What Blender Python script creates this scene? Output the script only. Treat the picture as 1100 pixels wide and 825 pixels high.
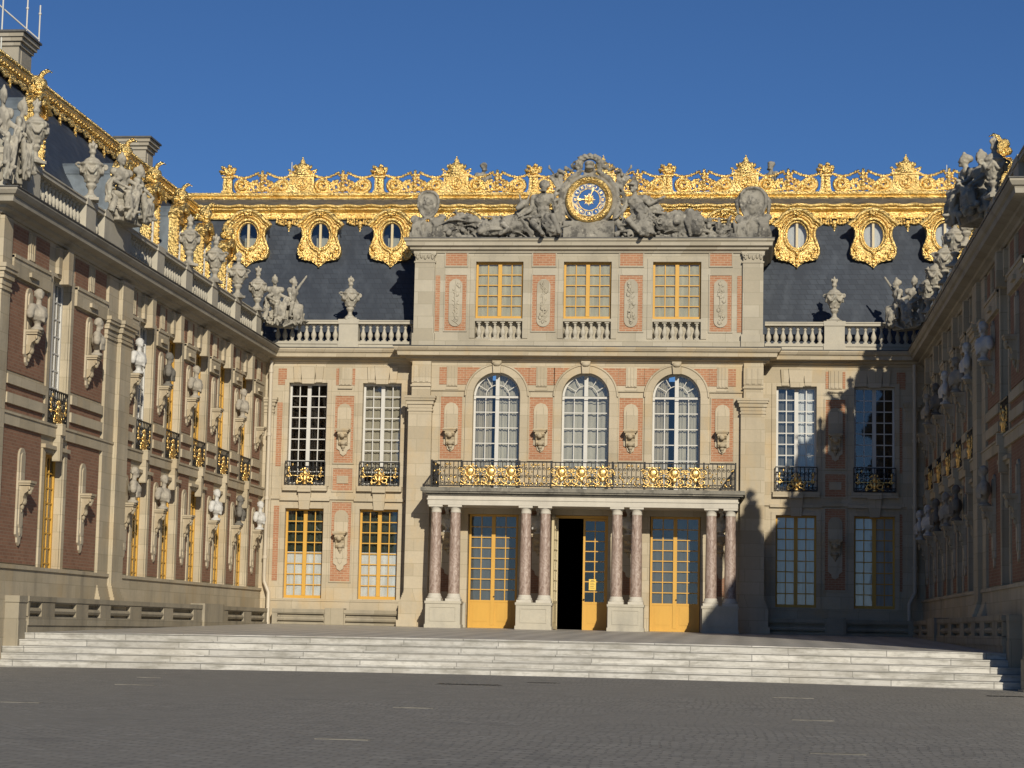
import bpy, math, random
import numpy as np
from mathutils import Vector, Matrix
PI = math.pi
R = math.radians
for o in list(bpy.data.objects): bpy.data.objects.remove(o)
S = bpy.context.scene
C = S.collection

# ------------------------------------------------------------------ camera, sky, sun, exposure
cam_f, yaw, pitch, roll, cam_x, cam_z = 2242.817, -0.112270, 0.116394, 0.0205939, 5.85984, 0.0123
cd = bpy.data.cameras.new('camera'); cam = bpy.data.objects.new('camera', cd); C.objects.link(cam)
cd.sensor_width = 36; cd.lens = cam_f / 1100 * 36; cd.clip_end = 3000; cd.clip_start = .5
f0 = Vector((math.sin(yaw), math.cos(yaw), 0)); r0 = Vector((math.cos(yaw), -math.sin(yaw), 0)); u0 = Vector((0, 0, 1))
fw = f0*math.cos(pitch) + u0*math.sin(pitch); up = u0*math.cos(pitch) - f0*math.sin(pitch)
rt = r0*math.cos(roll) + up*math.sin(roll); up2 = up*math.cos(roll) - r0*math.sin(roll)
mw = Matrix((rt, up2, -fw)).transposed().to_4x4(); mw.translation = (cam_x, -77, cam_z)
cam.matrix_world = mw
S.camera = cam
SUN_AZ, SUN_EL = 18.0, 23.5                     # azimuth: degrees to the right of straight behind the viewer
w = bpy.data.worlds.new('World'); S.world = w; w.use_nodes = True
sky = w.node_tree.nodes.new('ShaderNodeTexSky'); sky.sky_type = 'NISHITA'; sky.sun_disc = False
sky.sun_elevation = R(SUN_EL); sky.sun_rotation = R(180 - SUN_AZ)
sky.air_density = .74; sky.dust_density = 0.10; sky.ozone_density = 8.6; sky.altitude = 100
bg = w.node_tree.nodes['Background']; bg.inputs[1].default_value = 0.069
w.node_tree.links.new(sky.outputs[0], bg.inputs[0])
sd = bpy.data.lights.new('sun', 'SUN'); sun = bpy.data.objects.new('sun', sd); C.objects.link(sun)
sd.energy = 4.4; sd.angle = R(.53); sd.color = (1, .922, .775)
sdir = Vector((math.sin(R(SUN_AZ))*math.cos(R(SUN_EL)), -math.cos(R(SUN_AZ))*math.cos(R(SUN_EL)), math.sin(R(SUN_EL))))
sun.rotation_euler = sdir.to_track_quat('Z', 'Y').to_euler(); sun.location = sdir*90
S.view_settings.view_transform = 'Standard'; S.view_settings.look = 'None'
S.view_settings.gamma = 1; S.view_settings.use_curve_mapping = False
S.view_settings.exposure = 0.0

# ------------------------------------------------------------------ materials
class Mt:
    def __init__(s, name):
        s.m = bpy.data.materials.new(name); s.m.use_nodes = True; s.t = s.m.node_tree
        s.p = s.t.nodes['Principled BSDF']; s.out = s.t.nodes['Material Output']
        tc = s.n('ShaderNodeTexCoord'); s.obj = tc.outputs['Object']
        sx = s.n('ShaderNodeSeparateXYZ', {0: s.obj})
        s.x, s.y, s.z = sx.outputs
        s.u = s.math('ADD', s.x, s.y)
        s.uz = s.n('ShaderNodeCombineXYZ', {0: s.u, 1: s.z}).outputs[0]
    def n(s, typ, ins={}, **at):
        nd = s.t.nodes.new(typ)
        for k, v in at.items(): setattr(nd, k, v)
        for k, v in ins.items():
            if isinstance(v, bpy.types.NodeSocket): s.t.links.new(v, nd.inputs[k])
            else: nd.inputs[k].default_value = v
        return nd
    def math(s, op, a, b=0., clamp=False):
        return s.n('ShaderNodeMath', {0: a, 1: b}, operation=op, use_clamp=clamp).outputs[0]
    def mix(s, f, a, b, mode='MIX'):
        nd = s.n('ShaderNodeMix', data_type='RGBA', blend_type=mode)
        for k, v in ((0, f), (6, a), (7, b)):
            if isinstance(v, bpy.types.NodeSocket): s.t.links.new(v, nd.inputs[k])
            else: nd.inputs[k].default_value = v if k == 0 else (*v[:3], 1)
        return nd.outputs[2]
    def noise(s, scale, detail=4, vec=None, rough=.55, lo=.3, hi=.7):
        nd = s.n('ShaderNodeTexNoise', {'Vector': vec or s.obj, 'Scale': scale, 'Detail': detail, 'Roughness': rough})
        return s.n('ShaderNodeMapRange', {0: nd.outputs[0], 1: lo, 2: hi}).outputs[0]
    def scaled(s, x, y, z, vec=None):
        return s.n('ShaderNodeMapping', {0: vec or s.obj, 3: (x, y, z)}).outputs[0]
    def bump(s, h, strength=.5, dist=.02):
        b = s.n('ShaderNodeBump', {'Strength': strength, 'Distance': dist, 'Height': h})
        s.t.links.new(b.outputs[0], s.p.inputs['Normal'])
    def set(s, **k):
        for a, v in k.items():
            i = s.p.inputs[a.replace('_', ' ')]
            if isinstance(v, bpy.types.NodeSocket): s.t.links.new(v, i)
            else: i.default_value = (*v, 1) if isinstance(v, tuple) and len(v) == 3 else v
        return s
M = {}
def stone(name, c1, c2, stain, bw=1.1, bh=.46, joint=.7, st=.5, rough=.85, streak=True, ochre=0., lichen=0.):
    m = Mt(name)
    col = m.mix(m.noise(.9, 5), c1, c2)
    if joint < 1:
        bt = m.n('ShaderNodeTexBrick', {'Vector': m.uz, 'Color1': (1, 1, 1, 1), 'Color2': (.76, .74, .70, 1), 'Mortar': (joint, joint, joint*.95, 1),
             'Scale': 1, 'Mortar Size': .011, 'Mortar Smooth': .2, 'Bias': -.2, 'Brick Width': bw, 'Row Height': bh}, offset=.5)
        col = m.mix(1., col, bt.outputs[0], 'MULTIPLY')
    fine = m.noise(9, 6, lo=.2, hi=.8)
    col = m.mix(m.math('MULTIPLY', fine, .28), col, tuple(c*.62 for c in c1))
    if streak:
        s1 = m.noise(1.0, 6, m.scaled(1.8, 1.8, .22), lo=.48, hi=.78)
        s2 = m.noise(.45, 3, lo=.35, hi=.7)
        col = m.mix(m.math('MULTIPLY', m.math('MULTIPLY', s1, s2), st), col, stain)
    if ochre: col = m.mix(m.math('MULTIPLY', m.noise(.75, 6, m.scaled(1.3, 1.3, .7), lo=.52, hi=.72), ochre), col, (.50, .35, .17))
    if lichen:
        col = m.mix(m.math('MULTIPLY', m.noise(2.6, 7, rough=.7, lo=.50, hi=.60), lichen), col, stain)
        col = m.mix(m.math('MULTIPLY', m.noise(4.5, 5, lo=.60, hi=.70), .5), col, tuple(min(.6, c*1.5) for c in c1))
    m.set(Base_Color=col, Roughness=rough); m.p.inputs['Specular IOR Level'].default_value = .25
    m.bump(fine, .35, .012)
    M[name] = m.m; return m
stone('limestone', (.52, .445, .325), (.475, .41, .30), (.24, .205, .15), ochre=.55)
stone('wing_stone', (.54, .46, .325), (.44, .38, .275), (.17, .15, .12), st=.8, ochre=.35)
stone('limestone_grey', (.40, .36, .285), (.34, .31, .25), (.15, .135, .115), st=.75)
stone('attic_stone', (.49, .44, .34), (.42, .38, .30), (.22, .2, .16), st=.55)
stone('weathered_stone', (.34, .315, .26), (.21, .197, .17), (.06, .057, .052), joint=1, st=1., lichen=.75)
stone('urn_stone', (.45, .41, .33), (.32, .295, .24), (.12, .113, .1), joint=1, st=.9, lichen=.5)
stone('parapet_stone', (.50, .455, .36), (.42, .39, .32), (.17, .16, .14), joint=1, st=.7)
stone('bench_stone', (.40, .345, .25), (.30, .265, .2), (.10, .09, .075), joint=.7, bw=1.7, bh=.8, st=.9)
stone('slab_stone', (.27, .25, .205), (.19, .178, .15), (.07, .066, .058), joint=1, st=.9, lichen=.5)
stone('white_marble', (.74, .72, .66), (.66, .64, .58), (.42, .40, .36), joint=1, st=.3, rough=.5)
stone('grey_bust_stone', (.20, .185, .155), (.13, .12, .105), (.07, .065, .06), joint=1, st=.5)
stone('beige_bust_stone', (.42, .375, .30), (.33, .295, .235), (.15, .14, .12), joint=1, st=.6, lichen=.3)
stone('bust_marble', (.60, .585, .54), (.50, .485, .45), (.3, .29, .26), joint=1, st=.4, rough=.5)
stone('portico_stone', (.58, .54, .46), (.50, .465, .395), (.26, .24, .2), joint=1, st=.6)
def brick(name, c1, c2, mortar):
    m = Mt(name)
    bt = m.n('ShaderNodeTexBrick', {'Vector': m.uz, 'Color1': (*c1, 1), 'Color2': (*c2, 1), 'Mortar': (*mortar, 1), 'Scale': 1,
         'Mortar Size': .011, 'Mortar Smooth': .1, 'Bias': -.1, 'Brick Width': .24, 'Row Height': .085}, offset=.5)
    col = m.mix(m.math('MULTIPLY', m.noise(1.1, 5), .4), bt.outputs[0], tuple(c*.6 for c in c1))
    col = m.mix(m.math('MULTIPLY', m.noise(14, 3), .3), col, tuple(c*1.15 for c in c2))
    m.set(Base_Color=col, Roughness=.9); m.p.inputs['Specular IOR Level'].default_value = .15
    m.bump(bt.outputs[1], -.4, .01); M[name] = m.m
brick('brick', (.43, .215, .12), (.34, .155, .085), (.46, .36, .25))
brick('old_brick', (.31, .165, .105), (.22, .115, .075), (.30, .225, .155))
m = Mt('slate')
bt = m.n('ShaderNodeTexBrick', {'Vector': m.uz, 'Color1': (.030, .039, .054, 1), 'Color2': (.052, .065, .085, 1), 'Mortar': (.016, .02, .028, 1), 'Scale': 1,
     'Mortar Size': .012, 'Brick Width': .3, 'Row Height': .21}, offset=.5)
col = m.mix(m.noise(.7, 5, m.scaled(1, 1, .35)), bt.outputs[0], (.022, .029, .042)); col = m.mix(m.math('MULTIPLY', m.noise(1.1, 6, m.scaled(2.2, 2.2, .18), lo=.5, hi=.75), .6), col, (.068, .082, .102))
m.set(Base_Color=col, Roughness=.6); m.bump(bt.outputs[1], -.5, .01); M['slate'] = m.m
def metal(name, c, rough, bscale, bstr, metallic=1., dist=.04, c2=None):
    m = Mt(name)
    nz = m.noise(bscale, 5, lo=.25, hi=.75)
    col = m.mix(m.noise(2.5, 5, lo=.42, hi=.75), c, c2 or tuple(x*.55 for x in c))
    rg = m.math('ADD', m.math('MULTIPLY', m.noise(1.7, 6, rough=.65), .26), rough-.12)
    m.set(Base_Color=col, Metallic=metallic, Roughness=rg); m.bump(nz, bstr, dist); M[name] = m.m
metal('gold', (.95, .70, .28), .36, 13, 1., c2=(.60, .38, .11))
metal('plain_gold', (.88, .62, .24), .40, 9, .5, c2=(.50, .31, .09))
metal('lead', (.115, .11, .10), .62, 3, .15, .35)
metal('zinc', (.16, .19, .215), .55, 3, .15, .3)
metal('iron', (.022, .021, .02), .5, 9, .2, .4)
def paint(name, c, rough=.5, dirt=.3):
    m = Mt(name)
    col = m.mix(m.math('MULTIPLY', m.noise(1.6, 5, m.scaled(2, 2, .5), lo=.45, hi=.8), dirt), c, tuple(x*.55 for x in c))
    m.set(Base_Color=col, Roughness=rough); m.bump(m.noise(20, 3), .08, .004); M[name] = m.m
paint('yellow_paint', (.58, .32, .045)); paint('white_paint', (.56, .545, .50)); paint('cream_paint', (.55, .46, .28)); paint('room_shade', (.004, .004, .004), 1., 0)
paint('pipe_paint', (.52, .45, .34)); paint('blue_enamel', (.018, .095, .29), .3, .15); paint('clock_white', (.52, .46, .31), .4, .15)
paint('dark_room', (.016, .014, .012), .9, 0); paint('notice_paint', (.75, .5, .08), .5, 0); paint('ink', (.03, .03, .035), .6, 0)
paint('flag_white', (.7, .72, .75), .8, 0); paint('net', (.33, .36, .38), .8, .3)
for k_ in ('room_shade', 'dark_room'): M[k_].node_tree.nodes['Principled BSDF'].inputs['Specular IOR Level'].default_value = 0.  # interior sheets near black: darkness of the unlit rooms is in the colour
def cloth(name, c):
    m = Mt(name)
    m.set(Base_Color=m.mix(m.noise(2.2, 4, m.scaled(3, 1, .4)), c, tuple(x*.74 for x in c)), Roughness=.9); M[name] = m.m
cloth('reflection_blind', (.115, .118, .115)); cloth('lace_curtain', (.46, .425, .34)); cloth('white_blind', (.66, .66, .64)); cloth('cream_blind', (.47, .435, .31)); cloth('grey_blind', (.40, .40, .33)); cloth('patterned_curtain', (.40, .355, .27)); cloth('green_curtain', (.025, .038, .024))  # first blind: cloth plus the panes' sky reflection, put into one grey
m = Mt('glass'); g = m.n('ShaderNodeBsdfGlossy', {'Color': (1, 1, 1, 1), 'Roughness': .03})
bmp = m.n('ShaderNodeBump', {'Strength': .035, 'Distance': .03, 'Height': m.noise(1.1, 2)}); m.t.links.new(bmp.outputs[0], g.inputs['Normal'])
tr = m.n('ShaderNodeBsdfTransparent', {'Color': (.86, .88, .88, 1)})
fr = m.n('ShaderNodeFresnel', {'IOR': 1.5}); fac = m.math('ADD', m.math('MULTIPLY', fr.outputs[0], 1.3), .04, True)
mx = m.n('ShaderNodeMixShader', {0: fac, 1: tr.outputs[0], 2: g.outputs[0]}); m.t.links.new(mx.outputs[0], m.out.inputs[0]); M['glass'] = m.m
m = Mt('pink_marble')
v = m.n('ShaderNodeTexNoise', {'Vector': m.scaled(1, 1, .55), 'Scale': 6, 'Detail': 8, 'Roughness': .65, 'Distortion': 2.2})
rp = m.n('ShaderNodeValToRGB', {0: v.outputs[0]}); e = rp.color_ramp.elements
e[0].position = .3; e[0].color = (.14, .095, .075, 1); e[1].position = .72; e[1].color = (.58, .49, .43, 1)
k = e.new(.48); k.color = (.30, .22, .18, 1); k = e.new(.58); k.color = (.38, .30, .25, 1)
m.set(Base_Color=rp.outputs[0], Roughness=.4); M['pink_marble'] = m.m
m = Mt('cobbles')
xy = m.n('ShaderNodeCombineXYZ', {0: m.x, 1: m.y}).outputs[0]
wob = m.n('ShaderNodeVectorMath', {0: m.n('ShaderNodeTexNoise', {'Vector': m.obj, 'Scale': .5, 'Detail': 2}).outputs[1], 1: (.5, .5, 0)}, operation='MULTIPLY')
xyw = m.n('ShaderNodeVectorMath', {0: xy, 1: wob.outputs[0]}, operation='ADD').outputs[0]
bt = m.n('ShaderNodeTexBrick', {'Vector': xyw, 'Color1': (.262, .248, .216, 1), 'Color2': (.172, .163, .143, 1), 'Mortar': (.108, .100, .085, 1), 'Scale': 1,
     'Mortar Size': .02, 'Mortar Smooth': .4, 'Bias': 0, 'Brick Width': .24, 'Row Height': .155}, offset=.5)
col = m.mix(m.noise(.16, 5, lo=.35, hi=.7), bt.outputs[0], (.183, .172, .148)); 
col = m.mix(m.math('MULTIPLY', m.noise(5, 4, lo=.55, hi=.8), .55), col, (.33, .32, .29))
col = m.mix(m.math('MULTIPLY', m.noise(1.2, 4, lo=.55, hi=.85), .5), col, (.085, .082, .077))
m.set(Base_Color=col, Roughness=.75)
m.bump(m.math('ADD', m.math('MULTIPLY', bt.outputs[1], -1.), m.math('MULTIPLY', m.noise(7, 3), .6)), .45, .02); M['cobbles'] = m.m
m = Mt('court_marble')
rot = m.n('ShaderNodeMapping', {0: xy if False else m.n('ShaderNodeCombineXYZ', {0: m.x, 1: m.y}).outputs[0], 2: (0, 0, R(45))}).outputs[0]
ck = m.n('ShaderNodeTexChecker', {'Vector': rot, 'Color1': (.47, .445, .40, 1), 'Color2': (.30, .288, .262, 1), 'Scale': 1.6})
m.set(Base_Color=m.mix(m.math('MULTIPLY', m.noise(1.3, 6), .6), ck.outputs[0], (.30, .285, .255)), Roughness=m.math('ADD', m.math('MULTIPLY', m.noise(2, 3), .25), .33))
m.bump(m.noise(3, 3), .1, .01); M['court_marble'] = m.m
m = Mt('step_marble')
bt = m.n('ShaderNodeTexBrick', {'Vector': m.n('ShaderNodeCombineXYZ', {0: m.x, 1: m.math('MULTIPLY', m.z, 1.)}).outputs[0], 'Color1': (.56, .535, .475, 1), 'Color2': (.43, .41, .365, 1),
     'Mortar': (.22, .21, .19, 1), 'Scale': 1, 'Mortar Size': .012, 'Brick Width': 2.3, 'Row Height': .162}, offset=.37)
st = m.noise(1.2, 6, m.scaled(1.2, 1, 3.5), lo=.45, hi=.75)
col = m.mix(m.math('MULTIPLY', st, .8), bt.outputs[0], (.24, .22, .18)); col = m.mix(m.math('MULTIPLY', m.noise(7, 5, m.scaled(1, 1, 2), lo=.5, hi=.8), .6), col, (.20, .185, .15)); col = m.mix(m.math('MULTIPLY', m.noise(.9, 7, m.scaled(1, 1, 6), rough=.7, lo=.52, hi=.66), .55), col, (.16, .15, .115))
col = m.mix(m.math('MULTIPLY', m.noise(.35, 4, lo=.5, hi=.75), .4), col, (.34, .30, .23))
m.set(Base_Color=col, Roughness=.6); m.bump(m.noise(8, 4), .2, .01); M['step_marble'] = m.m

# ------------------------------------------------------------------ mesh builder
_sph = {}
def unit_sphere(n):
    if n not in _sph:
        m_ = max(3, n//2); vs = [(0, 0, -1)]; fs = []
        for i in range(1, m_):
            t = -PI/2 + PI*i/m_
            for j in range(n): vs.append((math.cos(t)*math.cos(2*PI*j/n), math.cos(t)*math.sin(2*PI*j/n), math.sin(t)))
        vs.append((0, 0, 1)); top = len(vs)-1
        for j in range(n):
            k_ = (j+1) % n
            fs.append((0, 1+k_, 1+j)); b = 1+(m_-2)*n; fs.append((top, b+j, b+k_))
            for i in range(m_-2):
                a = 1+i*n; fs.append((a+j, a+k_, a+n+k_, a+n+j))
        _sph[n] = (vs, fs)
    return _sph[n]
class MB:
    def __init__(s): s.v = []; s.f = []; s.s = []
    def add(s, vs, fs, sm=False):
        b = len(s.v); s.v += [tuple(p) for p in vs]
        for f in fs: s.f.append(tuple(b+i for i in f)); s.s.append(sm)
        return s
    def box(s, x0, x1, y0, y1, z0, z1):
        vs = [(x, y, z) for z in (z0, z1) for y in (y0, y1) for x in (x0, x1)]
        return s.add(vs, [(0, 2, 3, 1), (4, 5, 7, 6), (0, 1, 5, 4), (2, 6, 7, 3), (0, 4, 6, 2), (1, 3, 7, 5)])
    def taper(s, x0, x1, y0, y1, z0, z1, d):         # block whose top is inset by d on x and front
        vs = [(x0, y0, z0), (x1, y0, z0), (x1, y1, z0), (x0, y1, z0), (x0+d, y0+d, z1), (x1-d, y0+d, z1), (x1-d, y1, z1), (x0+d, y1, z1)]
        return s.add(vs, [(3, 2, 1, 0), (4, 5, 6, 7), (0, 1, 5, 4), (1, 2, 6, 5), (2, 3, 7, 6), (3, 0, 4, 7)])
    def prism(s, poly, y0, y1, sm=False):            # polygon in xz, counter-clockwise seen from -y
        n = len(poly); vs = [(x, y0, z) for x, z in poly] + [(x, y1, z) for x, z in poly]
        s.add(vs, [tuple(range(n)), tuple(range(2*n-1, n-1, -1))])
        return s.add(vs, [(i, n+i, n+(i+1) % n, (i+1) % n) for i in range(n)], sm)
    def extrude_x(s, prof, x0, x1):                  # profile in yz
        n = len(prof); vs = [(x0, y, z) for y, z in prof] + [(x1, y, z) for y, z in prof]
        return s.add(vs, [(i, (i+1) % n, n+(i+1) % n, n+i) for i in range(n)] + [tuple(range(n-1, -1, -1)), tuple(range(n, 2*n))])
    def lathe(s, prof, cx=0, cy=0, cz=0, n=12, sm=True, sx=1., sy=1.):
        vs = []; k_ = len(prof)
        for r, z in prof:
            for j in range(n): vs.append((cx+sx*r*math.cos(2*PI*j/n), cy+sy*r*math.sin(2*PI*j/n), cz+z))
        fs = [(i*n+j, i*n+(j+1) % n, (i+1)*n+(j+1) % n, (i+1)*n+j) for i in range(k_-1) for j in range(n)]
        s.add(vs, fs, sm); return s.add(vs[:n]+vs[-n:], [tuple(range(n-1, -1, -1)), tuple(range(n, 2*n))])
    def ell(s, c, r, n=10, rot=None):
        if not isinstance(r, (tuple, list)): r = (r, r, r)
        vs, fs = unit_sphere(n); c = Vector(c)
        out = []
        for p in vs:
            q = Vector((p[0]*r[0], p[1]*r[1], p[2]*r[2]))
            if rot is not None: q = rot @ q
            out.append(tuple(c+q))
        return s.add(out, fs, True)
    def tube(s, pts, r, n=6, sq=1., closed=False):
        pts = [Vector(p) for p in pts]; N = len(pts); rs = r if isinstance(r, (list, tuple)) else [r]*N
        vs = []
        for i, p in enumerate(pts):
            a = pts[(i-1) % N] if closed or i else p; b = pts[(i+1) % N] if closed or i < N-1 else p
            t = (b-a).normalized(); e1 = t.cross(Vector((0, 1, 0)))
            if e1.length < .05: e1 = t.cross(Vector((1, 0, 0)))
            e1.normalize(); e2 = t.cross(e1)
            for j in range(n):
                q = e1*math.cos(2*PI*j/n) + e2*math.sin(2*PI*j/n)*sq
                vs.append(tuple(p + q*rs[i]))
        fs = [(i*n+j, i*n+(j+1) % n, ((i+1) % N)*n+(j+1) % n, ((i+1) % N)*n+j) for i in range(N if closed else N-1) for j in range(n)]
        s.add(vs, fs, True)
        if not closed: s.add(vs[:n]+vs[-n:], [tuple(range(n-1, -1, -1)), tuple(range(n, 2*n))])
        return s
    def cap(s, a, b, r0, r1=None, n=10):             # capsule
        r1 = r0 if r1 is None else r1
        a = Vector(a); b = Vector(b); s.ell(a, r0, n); s.ell(b, r1, n); return s.tube([a, b], [r0, r1], n)
    def ring(s, outer, inner, y0, y1):               # plate with a hole, matching point lists in xz
        n = len(outer); vs = [(x, y0, z) for x, z in outer] + [(x, y0, z) for x, z in inner] + [(x, y1, z) for x, z in outer] + [(x, y1, z) for x, z in inner]
        fs = []
        for i in range(n):
            j = (i+1) % n
            fs += [(i, j, n+j, n+i), (2*n+i, 3*n+i, 3*n+j, 2*n+j), (i, 2*n+i, 2*n+j, j), (n+i, n+j, 3*n+j, 3*n+i)]
        return s.add(vs, fs)
    def mould(s, prof, path):                        # profile (out, z) swept along xy path with mitred corners; out is to the right of travel
        P = [Vector(p) for p in path]; N = len(P); k_ = len(prof); vs = []
        for i, p in enumerate(P):
            ns = []
            for a, b in ((i-1, i), (i, i+1)):
                if a >= 0 and b < N:
                    d = (P[b]-P[a]).normalized(); ns.append(Vector((d.y, -d.x)))
            nn = ns[0] if len(ns) == 1 else (ns[0]+ns[1])/(1+ns[0].dot(ns[1]))
            for o_, z in prof: vs.append((p.x+nn.x*o_, p.y+nn.y*o_, z))
        fs = [(i*k_+j, (i+1)*k_+j, (i+1)*k_+(j+1) % k_, i*k_+(j+1) % k_) for i in range(N-1) for j in range(k_)]
        return s.add(vs, fs + [tuple(range(k_)), tuple(range((N-1)*k_+k_-1, (N-1)*k_-1, -1))])
    def xf(s, mat):
        s.v = [tuple(mat @ Vector(p)) for p in s.v]; return s
    def join(s, o, off=(0, 0, 0), sx=1.):
        b = len(s.v); s.v += [(p[0]*sx+off[0], p[1]+off[1], p[2]+off[2]) for p in o.v]
        s.f += [tuple(b+i for i in f) for f in o.f]; s.s += o.s; return s
    def mesh(s, name, mat):
        me = bpy.data.meshes.new(name); me.from_pydata(s.v, [], s.f)
        me.polygons.foreach_set('use_smooth', s.s); me.materials.append(M[mat])
        me.update(); return me
    def obj(s, name, mat, parent=None, loc=(0, 0, 0), fix=True):
        me = s.mesh(name, mat)
        if fix:
            import bmesh
            b = bmesh.new(); b.from_mesh(me); bmesh.ops.recalc_face_normals(b, faces=b.faces); b.to_mesh(me); b.free()
        return inst(name, me, parent, loc)
def inst(name, me, parent=None, loc=(0, 0, 0), rz=0., ry=0.):
    o = bpy.data.objects.new(name, me); C.objects.link(o); o.location = loc; o.rotation_euler = (0, ry, rz)
    if parent is not None: o.parent = parent
    return o
def tag(o, label, cat=None, group=None, kind=None):
    if label: o['label'] = label
    if cat: o['category'] = cat
    if group: o['group'] = group
    if kind: o['kind'] = kind
    return o
def thing(name, label, cat, loc=(0, 0, 0), rz=0., group=None):
    o = bpy.data.objects.new(name, None); C.objects.link(o); o.location = loc; o.rotation_euler = (0, 0, rz); o.empty_display_size = .1
    return tag(o, label, cat, group)
_tex = {}
def sculpt(mb, name, mat, voxel=.035, disp=.03, dscale=.16):
    """fuse many overlapping shapes into one continuous carved surface; returns mesh"""
    me = mb.mesh(name, mat); o = bpy.data.objects.new('carving', me); C.objects.link(o)
    r = o.modifiers.new('r', 'REMESH'); r.mode = 'VOXEL'; r.voxel_size = voxel; r.use_smooth_shade = True
    if disp:
        key = dscale
        if key not in _tex:
            t = bpy.data.textures.new('carve_noise', 'CLOUDS'); t.noise_scale = dscale; t.noise_depth = 2; _tex[key] = t
        d = o.modifiers.new('d', 'DISPLACE'); d.texture = _tex[key]; d.strength = disp; d.mid_level = .5
    dg = bpy.context.evaluated_depsgraph_get()
    out = bpy.data.meshes.new_from_object(o.evaluated_get(dg)); out.name = name
    bpy.data.objects.remove(o); bpy.data.meshes.remove(me)
    if not out.materials: out.materials.append(M[mat])
    else: out.materials[0] = M[mat]
    return out
def arc(cx, cz, r, a0, a1, n, y=0., rz=None):
    rz = rz or r
    return [(cx+r*math.cos(a0+(a1-a0)*i/n), y, cz+rz*math.sin(a0+(a1-a0)*i/n)) for i in range(n+1)]
def spiral(cx, cz, r0, r1, a0, turns, n=22, y=0.):
    return [(cx+(r0+(r1-r0)*i/n)*math.cos(a0+turns*2*PI*i/n), y, cz+(r0+(r1-r0)*i/n)*math.sin(a0+turns*2*PI*i/n)) for i in range(n+1)]

# ------------------------------------------------------------------ setting: ground, steps, court floor
def camber(x): return .08*max(0., 1-(x/12.4)**2)
def ground_z(x, y): return -1.162 + camber(x)*min(1, max(0, (y+90)/60)) + .005*min(0, max(y, -90)+28.3)
def sheet(name, xs, ys, fz, mat):
    mb = MB(); n = len(xs)
    mb.add([(x, y, fz(x, y)) for y in ys for x in xs], [(j*n+i, j*n+i+1, (j+1)*n+i+1, (j+1)*n+i) for j in range(len(ys)-1) for i in range(n-1)], True)
    return tag(mb.obj(name, mat, fix=False), None, kind='structure')
GX = [-600, -150, -60, -30, -16, -12.4, -9, -6, -3, 0, 3, 6, 9, 12.4, 16, 30, 60, 150, 600]
sheet('ground', GX, [-600, -200, -90, -75, -60, -50, -40, -33, -28.3, -10, 40, 200, 600], ground_z, 'cobbles')
FX = [-12.6+25.6*i/24 for i in range(25)]
def floor_z(x, y): return 0.01295*max(y, -26.8) + camber(x)*min(1, max(0, -y/18))
sheet('court_floor', FX, [-26.76, -22, -18, -14, -10, -6, -3, 0, .5], floor_z, 'court_marble')
mb = MB(); ST = 5; ys0 = -28.3; tread = .375; ztop = -.347; zbot = -1.154; rise = (ztop-zbot)/ST
for k in range(ST):
    ya = ys0+tread*k; yb = ys0+tread*(k+1) if k < ST-1 else -26.74
    za = zbot+rise*k; zb = za+rise
    n = len(FX); xl, xr = (-12.22, 12.37) if k < 4 else (-11.76, 12.1)
    xs = [max(xl, min(xr, x)) for x in FX]
    vs = []
    for x in xs:
        c = camber(x); vs += [(x, ya, za-.05+c), (x, ya, zb-.03+c), (x, ya-.02, zb-.03+c), (x, ya-.02, zb+c), (x, yb+.02, zb+c)]
    mb.add(vs, [(i*5+j, (i+1)*5+j, (i+1)*5+j+1, i*5+j+1) for i in range(n-1) for j in range(4)])
tag(mb.obj('marble_steps', 'step_marble', fix=False), None, kind='structure')
for x, y, wx, wy in ((-5.22, -39.3, .75, .16), (-4.6, -47.2, .6, .2), (1.0, -46., .6, .2), (1.47, -54, .6, .2), (3.83, -58, .55, .2), (6.77, -37.7, .75, .2), (6.85, -46.4, .6, .2), (6.87, -54, .6, .2), (-6.2, -35, .5, .12)):
    z = ground_z(x, y)+.006
    o = MB().box(x-wx/2, x+wx/2, y-wy/2, y+wy/2, z-.05, z).obj('paving_slab', 'slab_stone'); tag(o, None, kind='structure')
for (x, y, wx, wy), lb in (((.42, -35.5, 1.3, .8), 'large dark iron drain cover in front of the steps, left of centre'), ((11.4, -33.1, 1.2, .7), 'dark iron drain cover in the cobbles near the right edge of the yard'), ((1.7, -33.3, .7, .4), 'smallest dark drain grate, close in front of the middle of the steps')):
    z = ground_z(x, y)+.008
    t = thing('drain_cover', lb, 'drain cover', (x, y, z), 0, 'drain covers in the cobbled yard')
    MB().box(-wx/2, wx/2, -wy/2, wy/2, -.05, -.001).obj('frame', 'lead', t)
    g = MB()
    for i in range(9): g.box(-wx/2+.04+(wx-.08)*i/9, -wx/2+.04+(wx-.08)*(i+.7)/9, -wy/2+.04, wy/2-.04, -.03, .006)
    g.obj('grate', 'iron', t)

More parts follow.
